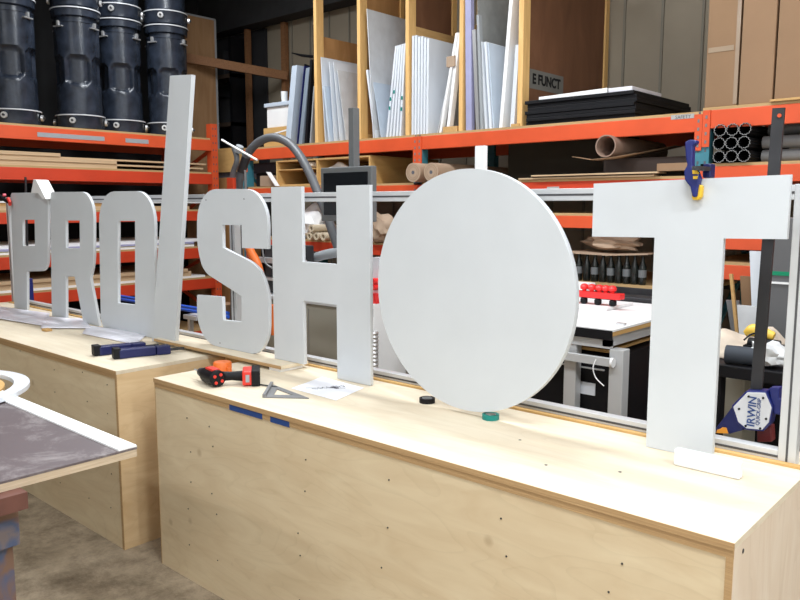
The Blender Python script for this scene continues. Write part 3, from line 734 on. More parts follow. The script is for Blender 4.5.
# first bay
slab('acrylic_sheet', 325, 140, 320.5, 57, .006, .62, M_sheet, 'tall white sheet at the left of the first bay of sheets')
slab('acrylic_sheet', 328.5, 140, 323, 86, .02, .5, M_sheetb, 'short bluish sheet at the left of the first bay of sheets', y=YS-.012)
slab('acrylic_sheet', 334, 140, 329, 62, .006, .58, M_sheet, 'white sheet second from left in the first bay of sheets', y=YS+.01)
slab('acrylic_sheet', 340, 139, 333, 62, .006, .52, M_sheet, 'white sheet leaning left in the middle of the first bay', y=YS+.02)
slab('acrylic_sheet', 346, 139, 337, 70, .006, .48, M_film, 'clear filmed sheet leaning left in the first bay', y=YS+.03)
# second bay
slab('plastic_wrapped_sheet', 373, 137, 366.5, 9, .008, .72, M_film, 'tallest plastic wrapped sheet rising in the second bay', y=YS-.02)
slab('acrylic_sheet', 374, 137, 366, 70, .022, .45, M_sheet, 'white sheet with grey stickers at the left of the second bay', y=YS)
sx = bpy.context.scene.objects['acrylic_sheet.005'] if 'acrylic_sheet.005' in bpy.context.scene.objects else None
slab('acrylic_sheet', 381, 137, 370, 62, .004, .55, M_sheetb, 'thin bluish sheet leaning left in the second bay', y=YS+.01)
for k in range(5):
    slab('acrylic_sheet', 386+3.3*k, 135.5, 395+2.2*k, 46-.6*k, .020, .36+.02*k, M_sheet, 'white sheet in the leaning pack with green tape marks, number '+str(k+1)+' from the left', y=YS-.01)
for (u, v) in ((394, 92), (397, 96), (392, 99), (398, 101), (401, 99), (396, 104), (391, 108), (400, 107)):
    pass
gm = MB()
pk = [o for o in COL.objects if o.get('label', '').startswith('white sheet in the leaning pack')]
for i, o in enumerate(pk):
    for (u, v) in ((394, 92), (397.5, 96), (391, 99), (398, 100.5), (401.5, 98), (400, 106), (390, 108), (402, 109)):
        p = PY(u, v, YS-.011); w = WL[o]
        f = (p.z-DK1)/(PY(395+2.2*i, 46, YS).z-DK1)
        xl = PY(386+3.3*i, 135.5, YS-.01).x*(1-f)+PY(395+2.2*i, 46, YS-.01).x*f
        if xl <= p.x < xl+.02: MB().box(xl+.001, xl+.019, YS-.0125, YS-.0105, p.z-.014, p.z+.014).build('green_tape_mark', M_green, o)
# third bay
hts = [36, 35.5, 35, 36.5, 38, 38.5]
for k in range(6):
    slab('acrylic_sheet', 411.5+2.9*k, 133.5, 412+3.0*k, hts[k]+(2 if k == 2 else 0), .021, .60 if k == 5 else .5, M_sheet, 'white upright sheet in the third bay pack, number '+str(k+1)+' from the left', y=YS-.01)
slab('acrylic_sheet', 437, 131, 452, 60, .008, .35, M_film, 'clear filmed sheet leaning right in the third bay', y=YS+.0)
slab('wrapped_profile', 439, 131, 455.5, 33, .022, .04, M_bright, 'thin white profile leaning right with paper clips in the third bay', y=YS-.03, cat='profile')
slab('wrapped_profile', 446, 131, 457.5, 33, .028, .05, M_bright, 'second thin white profile leaning right in the third bay', y=YS-.02, cat='profile')
a = PY(450, 60, YS-.04); tag(MB().box(a.x-.04, a.x+.04, YS-.035, YS+.04, a.z-.05, a.z+.03).build('wrapping_tape', W['deck'] if 0 else M_kraft), 'kraft paper clip wrapped round the white profiles in the third bay', 'tape')
slab('wood_offcut', 443, 131, 443, 127, .14, .1, W['pine_y'], 'small pine offcut on the floor of the third bay', y=YS-.03, cat='offcut', group=None)
# fourth bay
slab('clear_sheet', 478, 127, 477, -25, .01, .62, mat('smoky_clear_sheet', (.36, .37, .36), .2, var=.15), 'tall smoky clear sheet filling the top of the fourth bay', y=YS+.08)
slab('lilac_panel', 466, 128, 465, -25, .055, .04, M_lilac, 'tall lilac panel standing at the left of the fourth bay', y=YS-.02)
slab('metal_profile', 476, 127, 472, 30, .03, .04, M_steel, 'thin silver profile standing beside the lilac panel', y=YS-.03, cat='profile')
slab('metal_profile', 480.5, 127, 476.5, 15, .022, .04, M_grey, 'thin grey profile standing beside the silver profile', y=YS-.03, cat='profile')
slab('acrylic_sheet', 485, 127, 480, 42, .02, .3, M_sheet, 'white sheet left of the fourth bay middle', y=YS-.01)
slab('acrylic_sheet', 489.5, 127, 484, 42, .02, .3, M_sheet, 'white sheet in the middle of the fourth bay', y=YS-.01)
slab('acrylic_sheet', 493, 127, 487.5, 43, .01, .72, M_sheetb, 'bluish white sheet with broad face in the fourth bay', y=YS)
slab('acrylic_sheet', 499, 127, 511, -20, .03, .3, M_bright, 'very tall white sheet leaning right in the fourth bay', y=YS-.01)
slab('acrylic_sheet', 503.5, 125, 509, 60, .01, .3, M_film, 'clear filmed sheet leaning right in the fourth bay', y=YS+.03)
slab('acrylic_sheet', 510, 122, 515.5, 45, .035, .2, M_sheet, 'shorter white sheet beside the rightmost divider', y=YS-.01)
slab('timber_stick', 515, 122, 518.5, -20, .014, .02, W['pine'], 'thin timber stick beside the rightmost divider', y=YS+.22, cat='stick')
slab('timber_stick', 511, 122, 515.5, -20, .014, .02, W['pine'], 'thin timber stick behind the shorter white sheet', y=YS+.22, cat='stick')
slab('wood_offcut', 511, 122, 511, 124, .07, .1, W['pine_y'], 'small pine offcut at the foot of the rightmost divider', y=YS-.04, cat='offcut', group=None)

# ------------------------------------------------------------------ black sheet pile
zz = DK1+.001
for k in range(7):
    dx = random.uniform(-.012, .012)
    th = .024; x1 = -2.235+dx
    tag(MB().box(-3.07+dx, x1, YR+.0+random.uniform(0, .02), YR+.95, zz, zz+th).build('black_sheet', M_black, bevel=.003), 'flat black sheet in the pile on the orange rack, number '+str(k+1)+' from the bottom', 'sheet', 'pile of flat black sheets'); zz += th+.0008
    if k == 3:
        pass
tag(MB().quadprism([(-2.98, YR+.03, zz), (-2.45, YR+.03, zz), (-2.45, YR+.03, zz+.035), (-2.98, YR+.03, zz+.022)], (0, .7, 0)).build('white_packet', M_bright, bevel=.003), 'white foam packet lying on top of the black sheet pile', 'packet')
tag(MB().box(-2.44, -2.27, YR+.03, YR+.5, zz, zz+.03).build('silver_packet', M_whitew, bevel=.004), 'silver bubble wrapped packet on top of the black sheet pile', 'packet')
# ------------------------------------------------------------------ tall cardboard boxes
bx = [(-1.79, -1.60, M_card), (-1.588, -1.40, M_card2), (-1.388, -1.17, M_card2), (-1.158, -.95, M_card)]
lb = ['tall brown box with tape down its right edge', 'tall plain brown box second from left', 'tall brown box at the right edge of the picture', 'tall brown box past the right edge']
for (x0, x1, m), l in zip(bx, lb):
    if x0 > -1.17: continue
    t = thing('cardboard_box', ((x0+x1)/2, YR+.4, DK3+.0005), l+' on the orange rack', 'box', 'tall cardboard boxes on the orange rack')
    MB().box(x0, x1, YR+.02, YR+.9, DK3+.0005, 3.3).build('carton', m, t, bevel=.004)
    if x0 < -1.7:
        MB().box(x1-.02, x1+.002, YR+.017, YR+.0195, DK3+.01, 3.29).build('packing_tape', mat('clear_tape', (.36, .27, .20), .15), t)
        p = PY(718, 48, YR); MB().box(x0+.01, x1-.03, YR+.017, YR+.0195, p.z-.02, p.z+.01).build('packing_tape', mat('clear_tape_strip', (.36, .27, .19), .12), t)
tag(MB().box(-1.40, -1.05, YR-.02, YR+.01, DK3+.0005, DK3+.014).build('loose_batten', W['pine_y']), 'thin loose wooden batten in front of the rightmost cardboard boxes', 'batten')

# ------------------------------------------------------------------ shelf under the top deck, first bay
a = PY(277.5, 156, YR+.03); c = PY(372, 152, YR+.03)
zc = 2.03; x0, x1, y0, y1, z0 = a.x, c.x, YR+.01, YR+.95, DK2+.0005
t = thing('plywood_cubby', ((x0+x1)/2, (y0+y1)/2, z0), 'open plywood cubby box on the shelf behind the monitor', 'cubby')
MB().box(x0, x1, y0, y1, zc-.015, zc).build('top_panel', W['pine_y'], t)
MB().box(x0, x1, y0, y1, z0, z0+.015).build('bottom_panel', W['cubby'], t)
MB().box(x0, x0+.02, y0, y1, z0+.015, zc-.015).build('side_panel', W['cubby'], t)
MB().box(x1-.02, x1, y0, y1, z0+.015, zc-.015).build('side_panel', W['cubby'], t)
xm = PY(317, 160, y0).x
MB().box(xm-.01, xm+.01, y0, y1, z0+.015, zc-.015).build('divider', W['cubby'], t)
MB().box(x0+.02, x1-.02, y1-.01, y1, z0+.015, zc-.015).build('back_panel', W['cubby'], t)
MB().box(x0+.02, xm-.01, y0+.01, y1-.02, z0+.15, z0+.16).build('shelf', W['pine_y'], t)
def blob(name, c, r, m, label, cat, seed=0, sub=3, amp=.25):
    import bmesh
    bm = bmesh.new(); bmesh.ops.create_icosphere(bm, subdivisions=sub, radius=1)
    rnd = random.Random(seed); ph = [rnd.uniform(0, 6) for _ in range(6)]
    for v in bm.verts:
        k = 1+amp*(math.sin(4*v.co.x+ph[0])*math.cos(5*v.co.y+ph[1])+.5*math.sin(9*v.co.z+ph[2]+4*v.co.x))
        v.co = Vector((v.co.x*r[0]*k, v.co.y*r[1]*k, v.co.z*r[2]*k))
        if v.co.z < -r[2]*.85: v.co.z = -r[2]*.85
    mb = MB(); mb.add([v.co+Vector(c) for v in bm.verts], [[v.index for v in f.verts] for f in bm.faces]); bm.free()
    return tag(mb.build(name, m, smooth=True), label, cat)
zs = z0+.163
blob('cloth_bundle', (xm-.14, y0+.08, zs+.032), (.10, .07, .036), M_cloth, 'cream cloth bundle on the left shelf of the cubby', 'cloth', 3, 3, .1)
blob('cloth_bundle', (xm-.12, y0+.12, z0+.015+.053), (.10, .09, .056), M_cloth, 'cream paper bundle in the lower left of the cubby', 'cloth', 4, 3, .1)
blob('cloth_bundle', (xm+.17, y0+.12, z0+.015+.09), (.125, .09, .095), M_bright, 'white crumpled bundle in the right half of the cubby', 'cloth', 5, 3, .14)
a = PY(254, 157, YR+.04); c = PY(276, 172, YR+.04)
tag(MB().box(a.x, c.x-.002, YR+.03, YR+.4, DK2+.135, 2.02).build('black_bin', M_black, bevel=.006), 'black plastic bin on the shelf left of the cubby', 'bin')
tag(MB().box(a.x, c.x-.002, YR+.06, YR+.4, DK2+.001, DK2+.134).build('black_bin', M_black, bevel=.006), 'black plastic bin under the other, left of the cubby', 'bin')
a = PY(260, 175, YR-.0); c = PY(270, 190, YR-.0)
tag(MB().box(a.x, c.x+.06, YR-.003, YR+.055, DK2+.001, DK2+.105).build('small_carton', M_kraft, bevel=.003), 'small brown carton on the shelf beside the teal post', 'carton')
slab('white_board', 275, 190, 266, 172, .012, .05, M_bright, 'small white board leaning beside the plywood cubby', y=YR+.0-.06+.0, group=None, floor=DK2)

# second bay, second shelf
def roll(u, v, y, r, L_, m, lab, core=True, tilt=0):
    p = PY(u, v, y); z = DK2+.0005+r
    t = thing('kraft_roll', (p.x, y+L_/2, z-r), lab, 'roll', 'kraft paper rolls poking out of the rack')
    MB().lathe((p.x, y, z), [(r, 0), (r, L_)], 32, 'y').build('paper', m, t, smooth=True)
    for k, rr_ in enumerate((.8, .6)): MB().ring((p.x, y, z), r*rr_-.0025, r*rr_, -.001, .001, 24, 'y').build('paper_layer', M_card, t)
    MB().lathe((p.x, y, z), [(r*.2, -.0015), (r*.2, .002)], 16, 'y').build('core', M_ink, t)
roll(413, 173, 4.69, .077, 1.05, M_kraft, 'kraft paper roll with dark core, left of the two above the disc')
roll(431, 173, 4.69, .074, 1.2, M_kraft, 'kraft paper roll with dark core, right of the two above the disc')
p = PY(605.5, 146, 4.74)
base = p.z-.078
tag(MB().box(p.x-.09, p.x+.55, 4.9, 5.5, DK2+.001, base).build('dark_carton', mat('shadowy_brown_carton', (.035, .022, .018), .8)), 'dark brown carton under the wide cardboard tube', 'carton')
t = thing('cardboard_tube', (p.x, 5.1, base), 'wide hollow cardboard tube poking out under the orange beam', 'tube')
MB().ring((p.x, 4.74, p.z), .066, .074, 0, .85, 40, 'y').build('wall', mat('brown_tube_card', (.30, .20, .15), .7), t, smooth=True)
sheetpts = [PY(572, 157, 4.72), PY(590, 160, 4.72), PY(610, 158, 4.72), PY(640, 153, 4.9), PY(675, 146, 5.1)]
MBs = MB()
vs = []
for q_ in sheetpts: vs += [q_, q_+Vector((0, .12, .0))]
MBs.add(vs, [(2*i, 2*i+1, 2*i+3, 2*i+2) for i in range(4)])
o = MBs.build('curled_paper', M_card, smooth=True); so = o.modifiers.new('thick', 'SOLIDIFY'); so.thickness = .004; tag(o, 'curled brown paper sheet hanging out under the wide tube', 'paper')
tag(MB().box(PY(520, 178, YR).x, PY(655, 178, YR).x, YR-.02, YR+.5, DK2+.001, DK2+.012).build('flat_board', W['board']), 'flat tan board on the shelf between disc and T, lower', 'board')
tag(MB().box(PY(534, 176, YR).x, PY(660, 176, YR).x, YR-.04, YR+.4, DK2+.02, DK2+.03).build('flat_board', W['board']), 'flat tan board on the shelf between disc and T, upper', 'board')
tag(MB().box(PY(658, 168, YR).x, PY(694, 168, YR).x, YR-.02, YR+.12, DK2+.032, DK2+.08).build('flat_carton', M_card2, bevel=.002), 'flat brown carton behind the blue clamp on the T', 'carton')
tag(MB().box(-3.55, -2.62, 5.3, 5.75, DK2+.013 if 0 else DK2+.001, DK2+.34).build('shelf_shade_block', mat('painted_shelf_shade', (.03, .027, .02), .8), bevel=.01), 'long dark block standing in for shade at the back of the shelf between disc and T', 'shade block')  # dark block added to imitate the shade at the back of this shelf
# third bay, fluted tubes and pipes
DK4 = 1.853
ft = None
pos = [(718.5, 132.5, 2), (731, 130.8, 2), (743.5, 129.5, 2), (717.5, 145, 1), (730, 144, 1), (742.5, 143, 1), (717.5, 157.5, 0), (730, 157, 0), (742.5, 156, 0)]
lv = ['bottom', 'middle', 'top']; cn = ['left', 'middle', 'right']
for i, (u, v, r_) in enumerate(pos):
    y = 4.78; p = PY(u+1.5, v, y); R = .0375
    z = DK4+.001+R+.0785*r_; 
    if ft is None:
        n = 72; mb = MB()
        prof = []
        for j in range(n):
            a = 2*PI*j/n; rr1 = R*(1-.13*(.5+.5*math.cos(12*a))); prof.append((a, rr1))
        ft = thing('fluted_tube', (p.x, y, z-R), 'x', 'tube', 'fluted black tubes stacked on the shelf')
        outer = [Vector((p.x+r1*math.cos(a), y, z+r1*math.sin(a))) for a, r1 in prof]; inner = [Vector((p.x+(r1-.003)*math.cos(a), y, z+(r1-.003)*math.sin(a))) for a, r1 in prof]
        mb.add(outer+inner+[q_+Vector((0, .8, 0)) for q_ in outer+inner], [f for j in range(n) for k in [(j+1) % n] for f in ((j, k, k+2*n, j+2*n), (n+j, n+k, n+k+2*n, n+j+2*n), (2*n+j, 2*n+k, 3*n+k, 3*n+j))])
        mb.build('tube_wall', M_black, ft)
        MB().add([q_+Vector((0, -.0005, 0)) for q_ in outer+inner]+[q_+Vector((0, -.004, 0)) for q_ in outer+inner], [f for j in range(n) for k in [(j+1) % n] for f in ((2*n+j, 2*n+k, 3*n+k, 3*n+j), (j, k, n+k, n+j), (j, k, 2*n+k, 2*n+j), (n+j, n+k, 3*n+k, 3*n+j))]).build('cut_rim', mat('pale_cut_edge', (.30, .30, .30), .5), ft)
        ft['label'] = 'fluted black tube, '+lv[r_]+' row, '+cn[i % 3]+' of the three by three stack'
    else: dup(ft, (p.x, y, z-R), 'fluted black tube, '+lv[r_]+' row, '+cn[i % 3]+' of the three by three stack')
for k, (v, yy) in enumerate(((139, 4.95), (156, 4.95), (126, 5.05))):
    r = .038; p = PY(760, v, yy); z = DK4+.002+r+(0, .082, .164)[(1, 0, 2)[k]]
    tag(MB().tube([(-1.47, yy, z), (.1, yy, z)], r, 20).build('grey_pipe', M_pipe, smooth=True), ('middle', 'lowest', 'topmost')[k]+' grey pipe lying along the shelf at right', 'pipe', 'grey pipes on the right shelf')

# first bay low shelf: cream tubes (seen through the H)
for k, (u, v) in enumerate(((309, 236), (316, 236), (323, 236), (311, 226), (330, 228), (337, 230))):
    y = 4.74; p = PY(u, v, y); r = .036; z = 1.274+r+(0 if k < 3 else .073); 
    if k > 3: z = 1.274+r+.0; 
    x = p.x+(0 if k < 4 else .03)
    t = thing('cream_tube', (x, y, z-r), 'cream paper tube seen through the H, '+('lower left', 'lower middle', 'lower right', 'upper left', 'lower fourth', 'lower fifth')[k]+' of the pile', 'tube', 'cream paper tubes on the low shelf')
    MB().ring((x, y, z), .020, r-.001, 0, .6, 20, 'y').build('wall', mat('cream_tube_%d' % k, (.62, .52, .38), .7) if k == 0 else bpy.data.materials['cream_tube_0'], t, smooth=True)
blob('white_bag', (PY(312, 213, 4.9).x, 4.95, 1.274+.15), (.14, .12, .17), M_bright, 'white crumpled bag behind the cream tubes', 'bag', 8)
blob('kraft_bundle', (PY(376, 230, 4.75).x, 4.82, 1.274+.12), (.14, .09, .135), M_kraft, 'crumpled kraft bundle seen between the H and the disc', 'bundle', 9)

# second bay low: bottle crates with kraft paper
zb2 = 1.07
for k in range(9):
    u = 576+8*k; p = PY(u, 270, 4.80); 
    t = thing('dark_bottle', (p.x, 4.84, zb2), ('leftmost', 'second', 'third', 'fourth', 'fifth', 'sixth', 'seventh', 'eighth', 'rightmost')[k]+' dark bottle in the row under the kraft paper', 'bottle', 'dark bottles on the low shelf')
    MB().lathe((p.x, 4.84, zb2), [(.024, 0), (.026, .004), (.026, .12), (.012, .16), (.011, .19)], 16).build('glass', M_bottle, t, smooth=True)
    if k % 2 == 0: MB().lathe((p.x, 4.84, zb2), [(.0265, .05), (.0265, .10)], 16, cap=False).build('paper_label', M_pole, t)
a = PY(566, 255, 4.78); c = PY(648, 256, 4.78)
mb = MB().quadprism([(a.x, 4.78, 1.262), (PY(607, 258, 4.78).x, 4.78, 1.257), (c.x, 4.78, 1.275), (c.x, 4.78, 1.282), (PY(607, 258, 4.78).x, 4.78, 1.266), (a.x, 4.78, 1.275)], (0, .3, 0)); tag(mb.build('kraft_sheet', M_kraft), 'folded kraft sheet lying over the dark bottles', 'paper')
blob('kraft_bundle', (PY(608, 245, 4.85).x, 4.95, 1.34), (.20, .1, .06), M_kraft, 'crumpled kraft paper bundle above the dark bottles', 'bundle', 11)

# ================================================================== CORNER STUFF ON AND BEHIND THE RACKS
cf_ = thing('timber_storage_frame', (-7.9, 5.55, 0), 'dark brown timber frame in the corner beyond the drums', 'frame')
a = PX(200, 60, -7.83); c = PY(287, 76, 6.13)
MB().bar((-7.83, 4.95, a.z), (c.x, 6.13, c.z), .045, .10).build('rail', M_rust, cf_)
MB().box(-8.04, -7.98, 6.05, 6.11, 0, 3.79).build('post', M_rust, cf_)
a = PX(186, 14, -8.0); c = PX(216, 20, -8.0)
t = thing('edged_plywood_sheet', (-7.8, 5.3, 0), 'tall plywood sheet with a grey edge standing beside the drums', 'sheet')
xx = -7.86; y0 = PX(182, 60, xx).y; y1 = PX(216.5, 60, xx).y
ztp = PX(216, 21, xx).z
MB().box(xx-.02, xx, y0, y1, 0, ztp).build('sheet', W['cubby'] if 0 else wood('orange_brown_plywood', (.42, .25, .13), (.30, .16, .075), (5, 5, .8), 2., knots=False), t)
MB().box(xx-.022, xx+.004, y1-.02, y1+.005, 0, ztp+.01).build('edge_strip', M_grey, t)
MB().box(xx-.022, xx+.004, y0, y1, ztp, ztp+.02).build('edge_strip', M_grey, t)
# dark shelving in the depth
t = thing('dark_shelf_unit', (-8.5, 5.9, 0), 'dark shelf unit deep in the shadowy corner', 'shelf unit')
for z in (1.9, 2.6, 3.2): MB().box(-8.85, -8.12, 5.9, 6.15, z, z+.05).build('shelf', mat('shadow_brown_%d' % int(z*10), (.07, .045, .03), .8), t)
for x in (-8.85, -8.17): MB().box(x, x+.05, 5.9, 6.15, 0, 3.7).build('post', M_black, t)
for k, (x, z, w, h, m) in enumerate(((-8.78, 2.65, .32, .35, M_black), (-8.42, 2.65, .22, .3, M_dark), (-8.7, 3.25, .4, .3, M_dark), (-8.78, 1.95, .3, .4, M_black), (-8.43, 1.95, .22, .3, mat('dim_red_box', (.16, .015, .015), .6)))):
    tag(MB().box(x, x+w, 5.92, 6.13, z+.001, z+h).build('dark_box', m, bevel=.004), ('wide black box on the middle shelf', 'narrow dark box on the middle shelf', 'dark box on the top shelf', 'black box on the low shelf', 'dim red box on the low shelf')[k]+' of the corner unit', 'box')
p = PY(285.5, 50, 6.16); w_ = MB().box(p.x-.04, p.x+.03, 6.12, 6.184, 0, 3.79).build('wall_stud', M_rust); tag(w_, 'brown timber stud standing against the grey back wall', 'stud')
# plywood crate right of orange post
a = PY(218, 147, 5.05); c = PY(237, 172, 5.05)
t = thing('plywood_crate', ((a.x+c.x)/2, 5.1, 0), 'plywood crate standing between the two racks', 'crate')
zt_ = PY(228, 148, 5.05).z; zb_ = PY(228, 172, 5.05).z
MB().box(a.x-.12, c.x-.0, 5.05, 5.35, zb_, zt_).build('upper_drawer', W['cubby'], t)
MB().box(a.x-.12, c.x, 5.08, 5.35, zb_-.06, zb_).build('gap', M_ink, t)
MB().box(a.x-.12, c.x, 5.05, 5.35, 0, zb_-.06).build('lower_body', W['ply_brown'], t)
# goods left of the first divider
YG = 4.86
a = PY(264, 146, YG); c = PY(287.5, 116, YG)
t = thing('open_carton', ((a.x+c.x)/2, YG+.2, DK1), 'brown carton with a white strip at the left end of the orange rack', 'carton')
MB().box(a.x, c.x, YG, YG+.35, DK1+.0005, 2.36).build('carton', W['cubby'], t)
MB().bar((a.x+.01, YG-.002, 2.28), (c.x, YG-.002, 2.325), .002, .014, (0, 0, 1)).build('white_strip', M_bright, t)
t = thing('white_cooler', ((a.x+c.x)/2, YG+.2, 2.361), 'white cooler box standing on the brown carton', 'cooler')
MB().box(a.x+.03, c.x+.02, YG+.02, YG+.33, 2.361, 2.56).build('body', M_bright, t, bevel=.008)
MB().box(a.x+.01, c.x+.03, YG+.0, YG+.35, 2.561, 2.60).build('lid', M_sheetb, t, bevel=.006)
p = PY(280, 74, YG+.1); tag(MB().lathe((p.x, YG+.15, 2.602), [(.028, 0), (.034, .12)], 20).build('white_cup', M_bright, smooth=True), 'white paper cup on the cooler lid', 'cup')
tag(MB().box(p.x-.1, p.x+.14, YG+.22, YG+.32, 2.602, 2.625).build('white_packet', M_bright, bevel=.003), 'flat white packet behind the cup on the cooler', 'packet')
slab('foam_slab', 285, 142, 292, 66, .075, .5, M_sheetb, 'thick pale blue foam panel leaning at the left end of the rack', y=4.84)
slab('framed_panel', 296.5, 142, 304, 66, .012, .5, M_navy, 'dark navy edged panel beside the pale foam panel', y=4.84)
slab('foam_slab', 298.5, 142, 306, 68, .05, .45, mat('slate_blue_panel', (.22, .27, .33), .5), 'slate blue panel between the dark panels at the left of the rack', y=4.845)
slab('framed_panel', 304.5, 142, 310, 60, .03, .4, M_black, 'black panel leaning at the left of the first divider', y=4.85)
slab('foam_slab', 309.5, 142, 313.5, 86, .015, .3, M_grey, 'narrow grey strip panel at the foot of the first divider', y=4.84)
t = thing('black_stand', PY(314, 140, 5.0), 'black metal stand with side arms at the first divider', 'stand')
p = PY(314.5, 60, 5.5)
MB().tube([(p.x, 5.5, DK1), (p.x, 5.5, PY(314, 25, 5.5).z)], .014, 10).build('pole', M_black, t)
MB().tube([PY(292, 53, 5.5), PY(302, 55.5, 5.5), PY(317, 57, 5.5)], [.006, .014, .016], 8).build('arm', M_black, t)
MB().tube([PY(305, 65, 5.5), PY(316, 69, 5.45)], .012, 8).build('arm', M_black, t)

# ================================================================== MACHINES BETWEEN FRAME AND RACK
# monitor on pole
YM = 3.40
t = thing('monitor', PY(353, 222, YM), 'grey framed monitor on a tall pole behind the H', 'monitor')
a = PY(320.5, 168, YM); c = PY(371.5, 222, YM)
x0, x1, z0, z1 = a.x, c.x, c.z-.0, a.z
MB().box(x0, x1, YM, YM+.05, z0, z1).build('housing', M_pole, t, bevel=.006)
MB().box(x0+.03, x1-.03, YM-.003, YM+.001, z0+.04, z1-.035).build('screen', M_screen, t)
MB().box(x0+.14, x1-.14, YM+.05, YM+.11, z0+.1, z1-.1).build('bracket', M_grey, t)
p = PY(353, 108, YM+.13)
t = thing('monitor_pole', (p.x, YM+.13, .986), 'square grey metal pole rising behind the monitor', 'pole')
MB().box(p.x-.024, p.x+.024, YM+.11, YM+.165, .9865, p.z).build('pole', M_pole, t, bevel=.003)
MB().box(p.x-.1, p.x+.08, YM+.05, YM+.25, .986, 1.0).build('foot', M_pole, t)
# dust hose
YH = 3.75
pth = [(243, 330), (241, 290), (238.5, 240), (237.5, 205), (239.5, 180), (245, 160), (254, 146), (266, 138.5), (278, 138), (290, 144), (300, 156), (309, 172), (318, 193), (326, 213), (333, 233), (341, 256)]
P3 = [PY(u, v, YH+(.0 if i < 8 else -.02*(i-8))) for i, (u, v) in enumerate(pth)]
def cat(P, k=4):
    P = [Vector(p) for p in P]; out = []
    for i in range(len(P)-1):
        p0 = P[max(i-1, 0)]; p1 = P[i]; p2 = P[i+1]; p3 = P[min(i+2, len(P)-1)]
        for j in range(k):
            t_ = j/k; out.append(.5*((2*p1)+(p2-p0)*t_+(2*p0-5*p1+4*p2-p3)*t_*t_+(3*p1-p0-3*p2+p3)*t_**3))
    return out+[P[-1]]
hs = thing('dust_hose', P3[0], 'thick grey dust hose arching up behind the S and the H', 'hose')
C3 = cat(P3, 5)
MB().tube([Vector((P3[0].x, P3[0].y, .0))]+C3, .032, 16).build('hose', M_greyd, hs, smooth=True)
MB().tube(cat([PY(304, 266, 3.6), PY(315, 258, 3.6), PY(328, 254, 3.6), PY(340, 252, 3.6), PY(352, 248, 3.6)]), .034, 14).build('branch_duct', M_grey, hs, smooth=True)
MB().tube([C3[22]*1.0, C3[26]*1.0], .036, 14).build('clip', M_steeld, hs, smooth=True)
YC2 = YH-.08
t = thing('hose_stand', PY(233, 300, YC2), 'grey jointed arm holding the hose behind the S', 'stand')
MB().tube(cat([Vector((PY(233, 300, YC2).x, YC2, 0)), PY(233, 300, YC2), PY(234, 200, YC2), PY(232.5, 176, YC2), PY(237, 160, YC2), PY(234, 148, YC2)]), .022, 10).build('arm', M_greyd, t, smooth=True)
MB().tube([PY(238, 152, YC2), PY(240, 146, YC2)], .03, 10).build('knuckle', M_grey, t)
MB().tube([PY(245, 170, YC2), PY(246, 195, YC2), PY(247, 230, YC2)], .010, 8).build('cable', M_pipe, t)
MB().tube([PY(222, 140, YC2-.05), PY(257, 160, YC2-.05)], .009, 8).build('white_rod', M_bright, t)
MB().box(PY(232, 178, YC2).x-.0, PY(238, 178, YC2).x, YC2-.05, YC2-.02, PY(235, 200, YC2).z, PY(235, 178, YC2).z).build('orange_block', M_redor, t)

# router machine behind S and H
YK = 3.25
t = thing('router_machine', (-3.4, YK+.4, 0), 'beige metal router machine behind the S and the H', 'machine')
a = PY(300, 303, YK); c = PY(336, 362, YK)
xk0, xk1 = PY(250, 303, YK).x, PY(352, 303, YK).x
MB().box(xk0, xk1, YK, YK+.7, .08, .965).build('body', M_machine, t, bevel=.008)
xs = [xk0+.2, xk0+.62]
for x_ in xs: MB().box(x_, x_+.004, YK-.002, YK, .12, .93).build('panel_seam', M_pipe, t)
MB().box(xk0-.02, xk1+.02, YK-.02, YK+.72, .966, .985).build('table_top', M_alu, t)
MB().box(xk0+.05, xk0+.35, YK+.1, YK+.3, .986, 1.32).build('gantry', M_steeld, t, bevel=.01)
MB().box(xk0, xk0+.5, YK+.05, YK+.1, 1.20, 1.235).build('linear_rail', M_steel, t)
MB().box(xk0, xk0+.5, YK+.05, YK+.1, 1.08, 1.10).build('linear_rail', M_steel, t)
MB().tube(cat([PY(247, 240, 3.2), PY(251, 252, 3.2), PY(258, 266, 3.2), PY(263, 290, 3.2)]), .03, 12).build('orange_duct', M_orangecup, t, smooth=True)
MB().tube(cat([PY(262, 246, 3.15), PY(265, 262, 3.15), PY(272, 268, 3.15)]), .006, 8).build('cable', M_pipe, t)
MB().tube([PY(273, 305, 3.15), PY(272, 318, 3.15), PY(274, 335, 3.15)], .02, 10).build('orange_hose', M_orangecup, t, smooth=True)
for x_ in (xk0+.05, xk1-.12):
    for y_ in (YK+.05, YK+.6): MB().box(x_, x_+.06, y_, y_+.06, 0, .08).build('foot', M_steeld, t)

# cabinet with red knobs between H and disc
YB = 3.3
a = PY(364, 310, YB); c = PY(381, 385, YB)
t = thing('control_cabinet', ((a.x+c.x)/2, YB+.15, 0), 'pale control cabinet seen between the H and the disc', 'cabinet')
MB().box(a.x-.0, c.x-.06, YB, YB+.3, 0, 1.0).build('body', M_bright, t, bevel=.005)
p = PY(371.5, 312, YB); MB().box(p.x-.015, p.x+.015, YB-.008, YB, p.z-.03, p.z+.02).build('black_button', M_black, t)
MB().box(a.x, c.x-.06, YB+.02, YB+.25, 1.001, 1.06).build('red_base', M_redbright, t)
for k, (u, v) in enumerate(((371, 281), (376, 281), (371, 287), (376, 287))):
    p = PY(u, v, YB+.03); MB().lathe((p.x, p.y, 1.06 if k < 0 else p.z), [(.018, -.03), (.018, .03)], 12, 'y').build('red_knob', M_redbright, t)
MB().box(a.x+.01, c.x-.08, YB+.07, YB+.12, 1.06, 1.28).build('knob_bracket', M_sheet, t)
pth = [PY(372, v, YB-.03) for v in (330, 345, 360, 375, 392)]
fl = thing('ribbed_hose', (pth[-1].x, pth[-1].y, 0), 'silver ribbed hose hanging beside the pale cabinet', 'hose')
mb = MB(); z = pth[0].z; prof = []
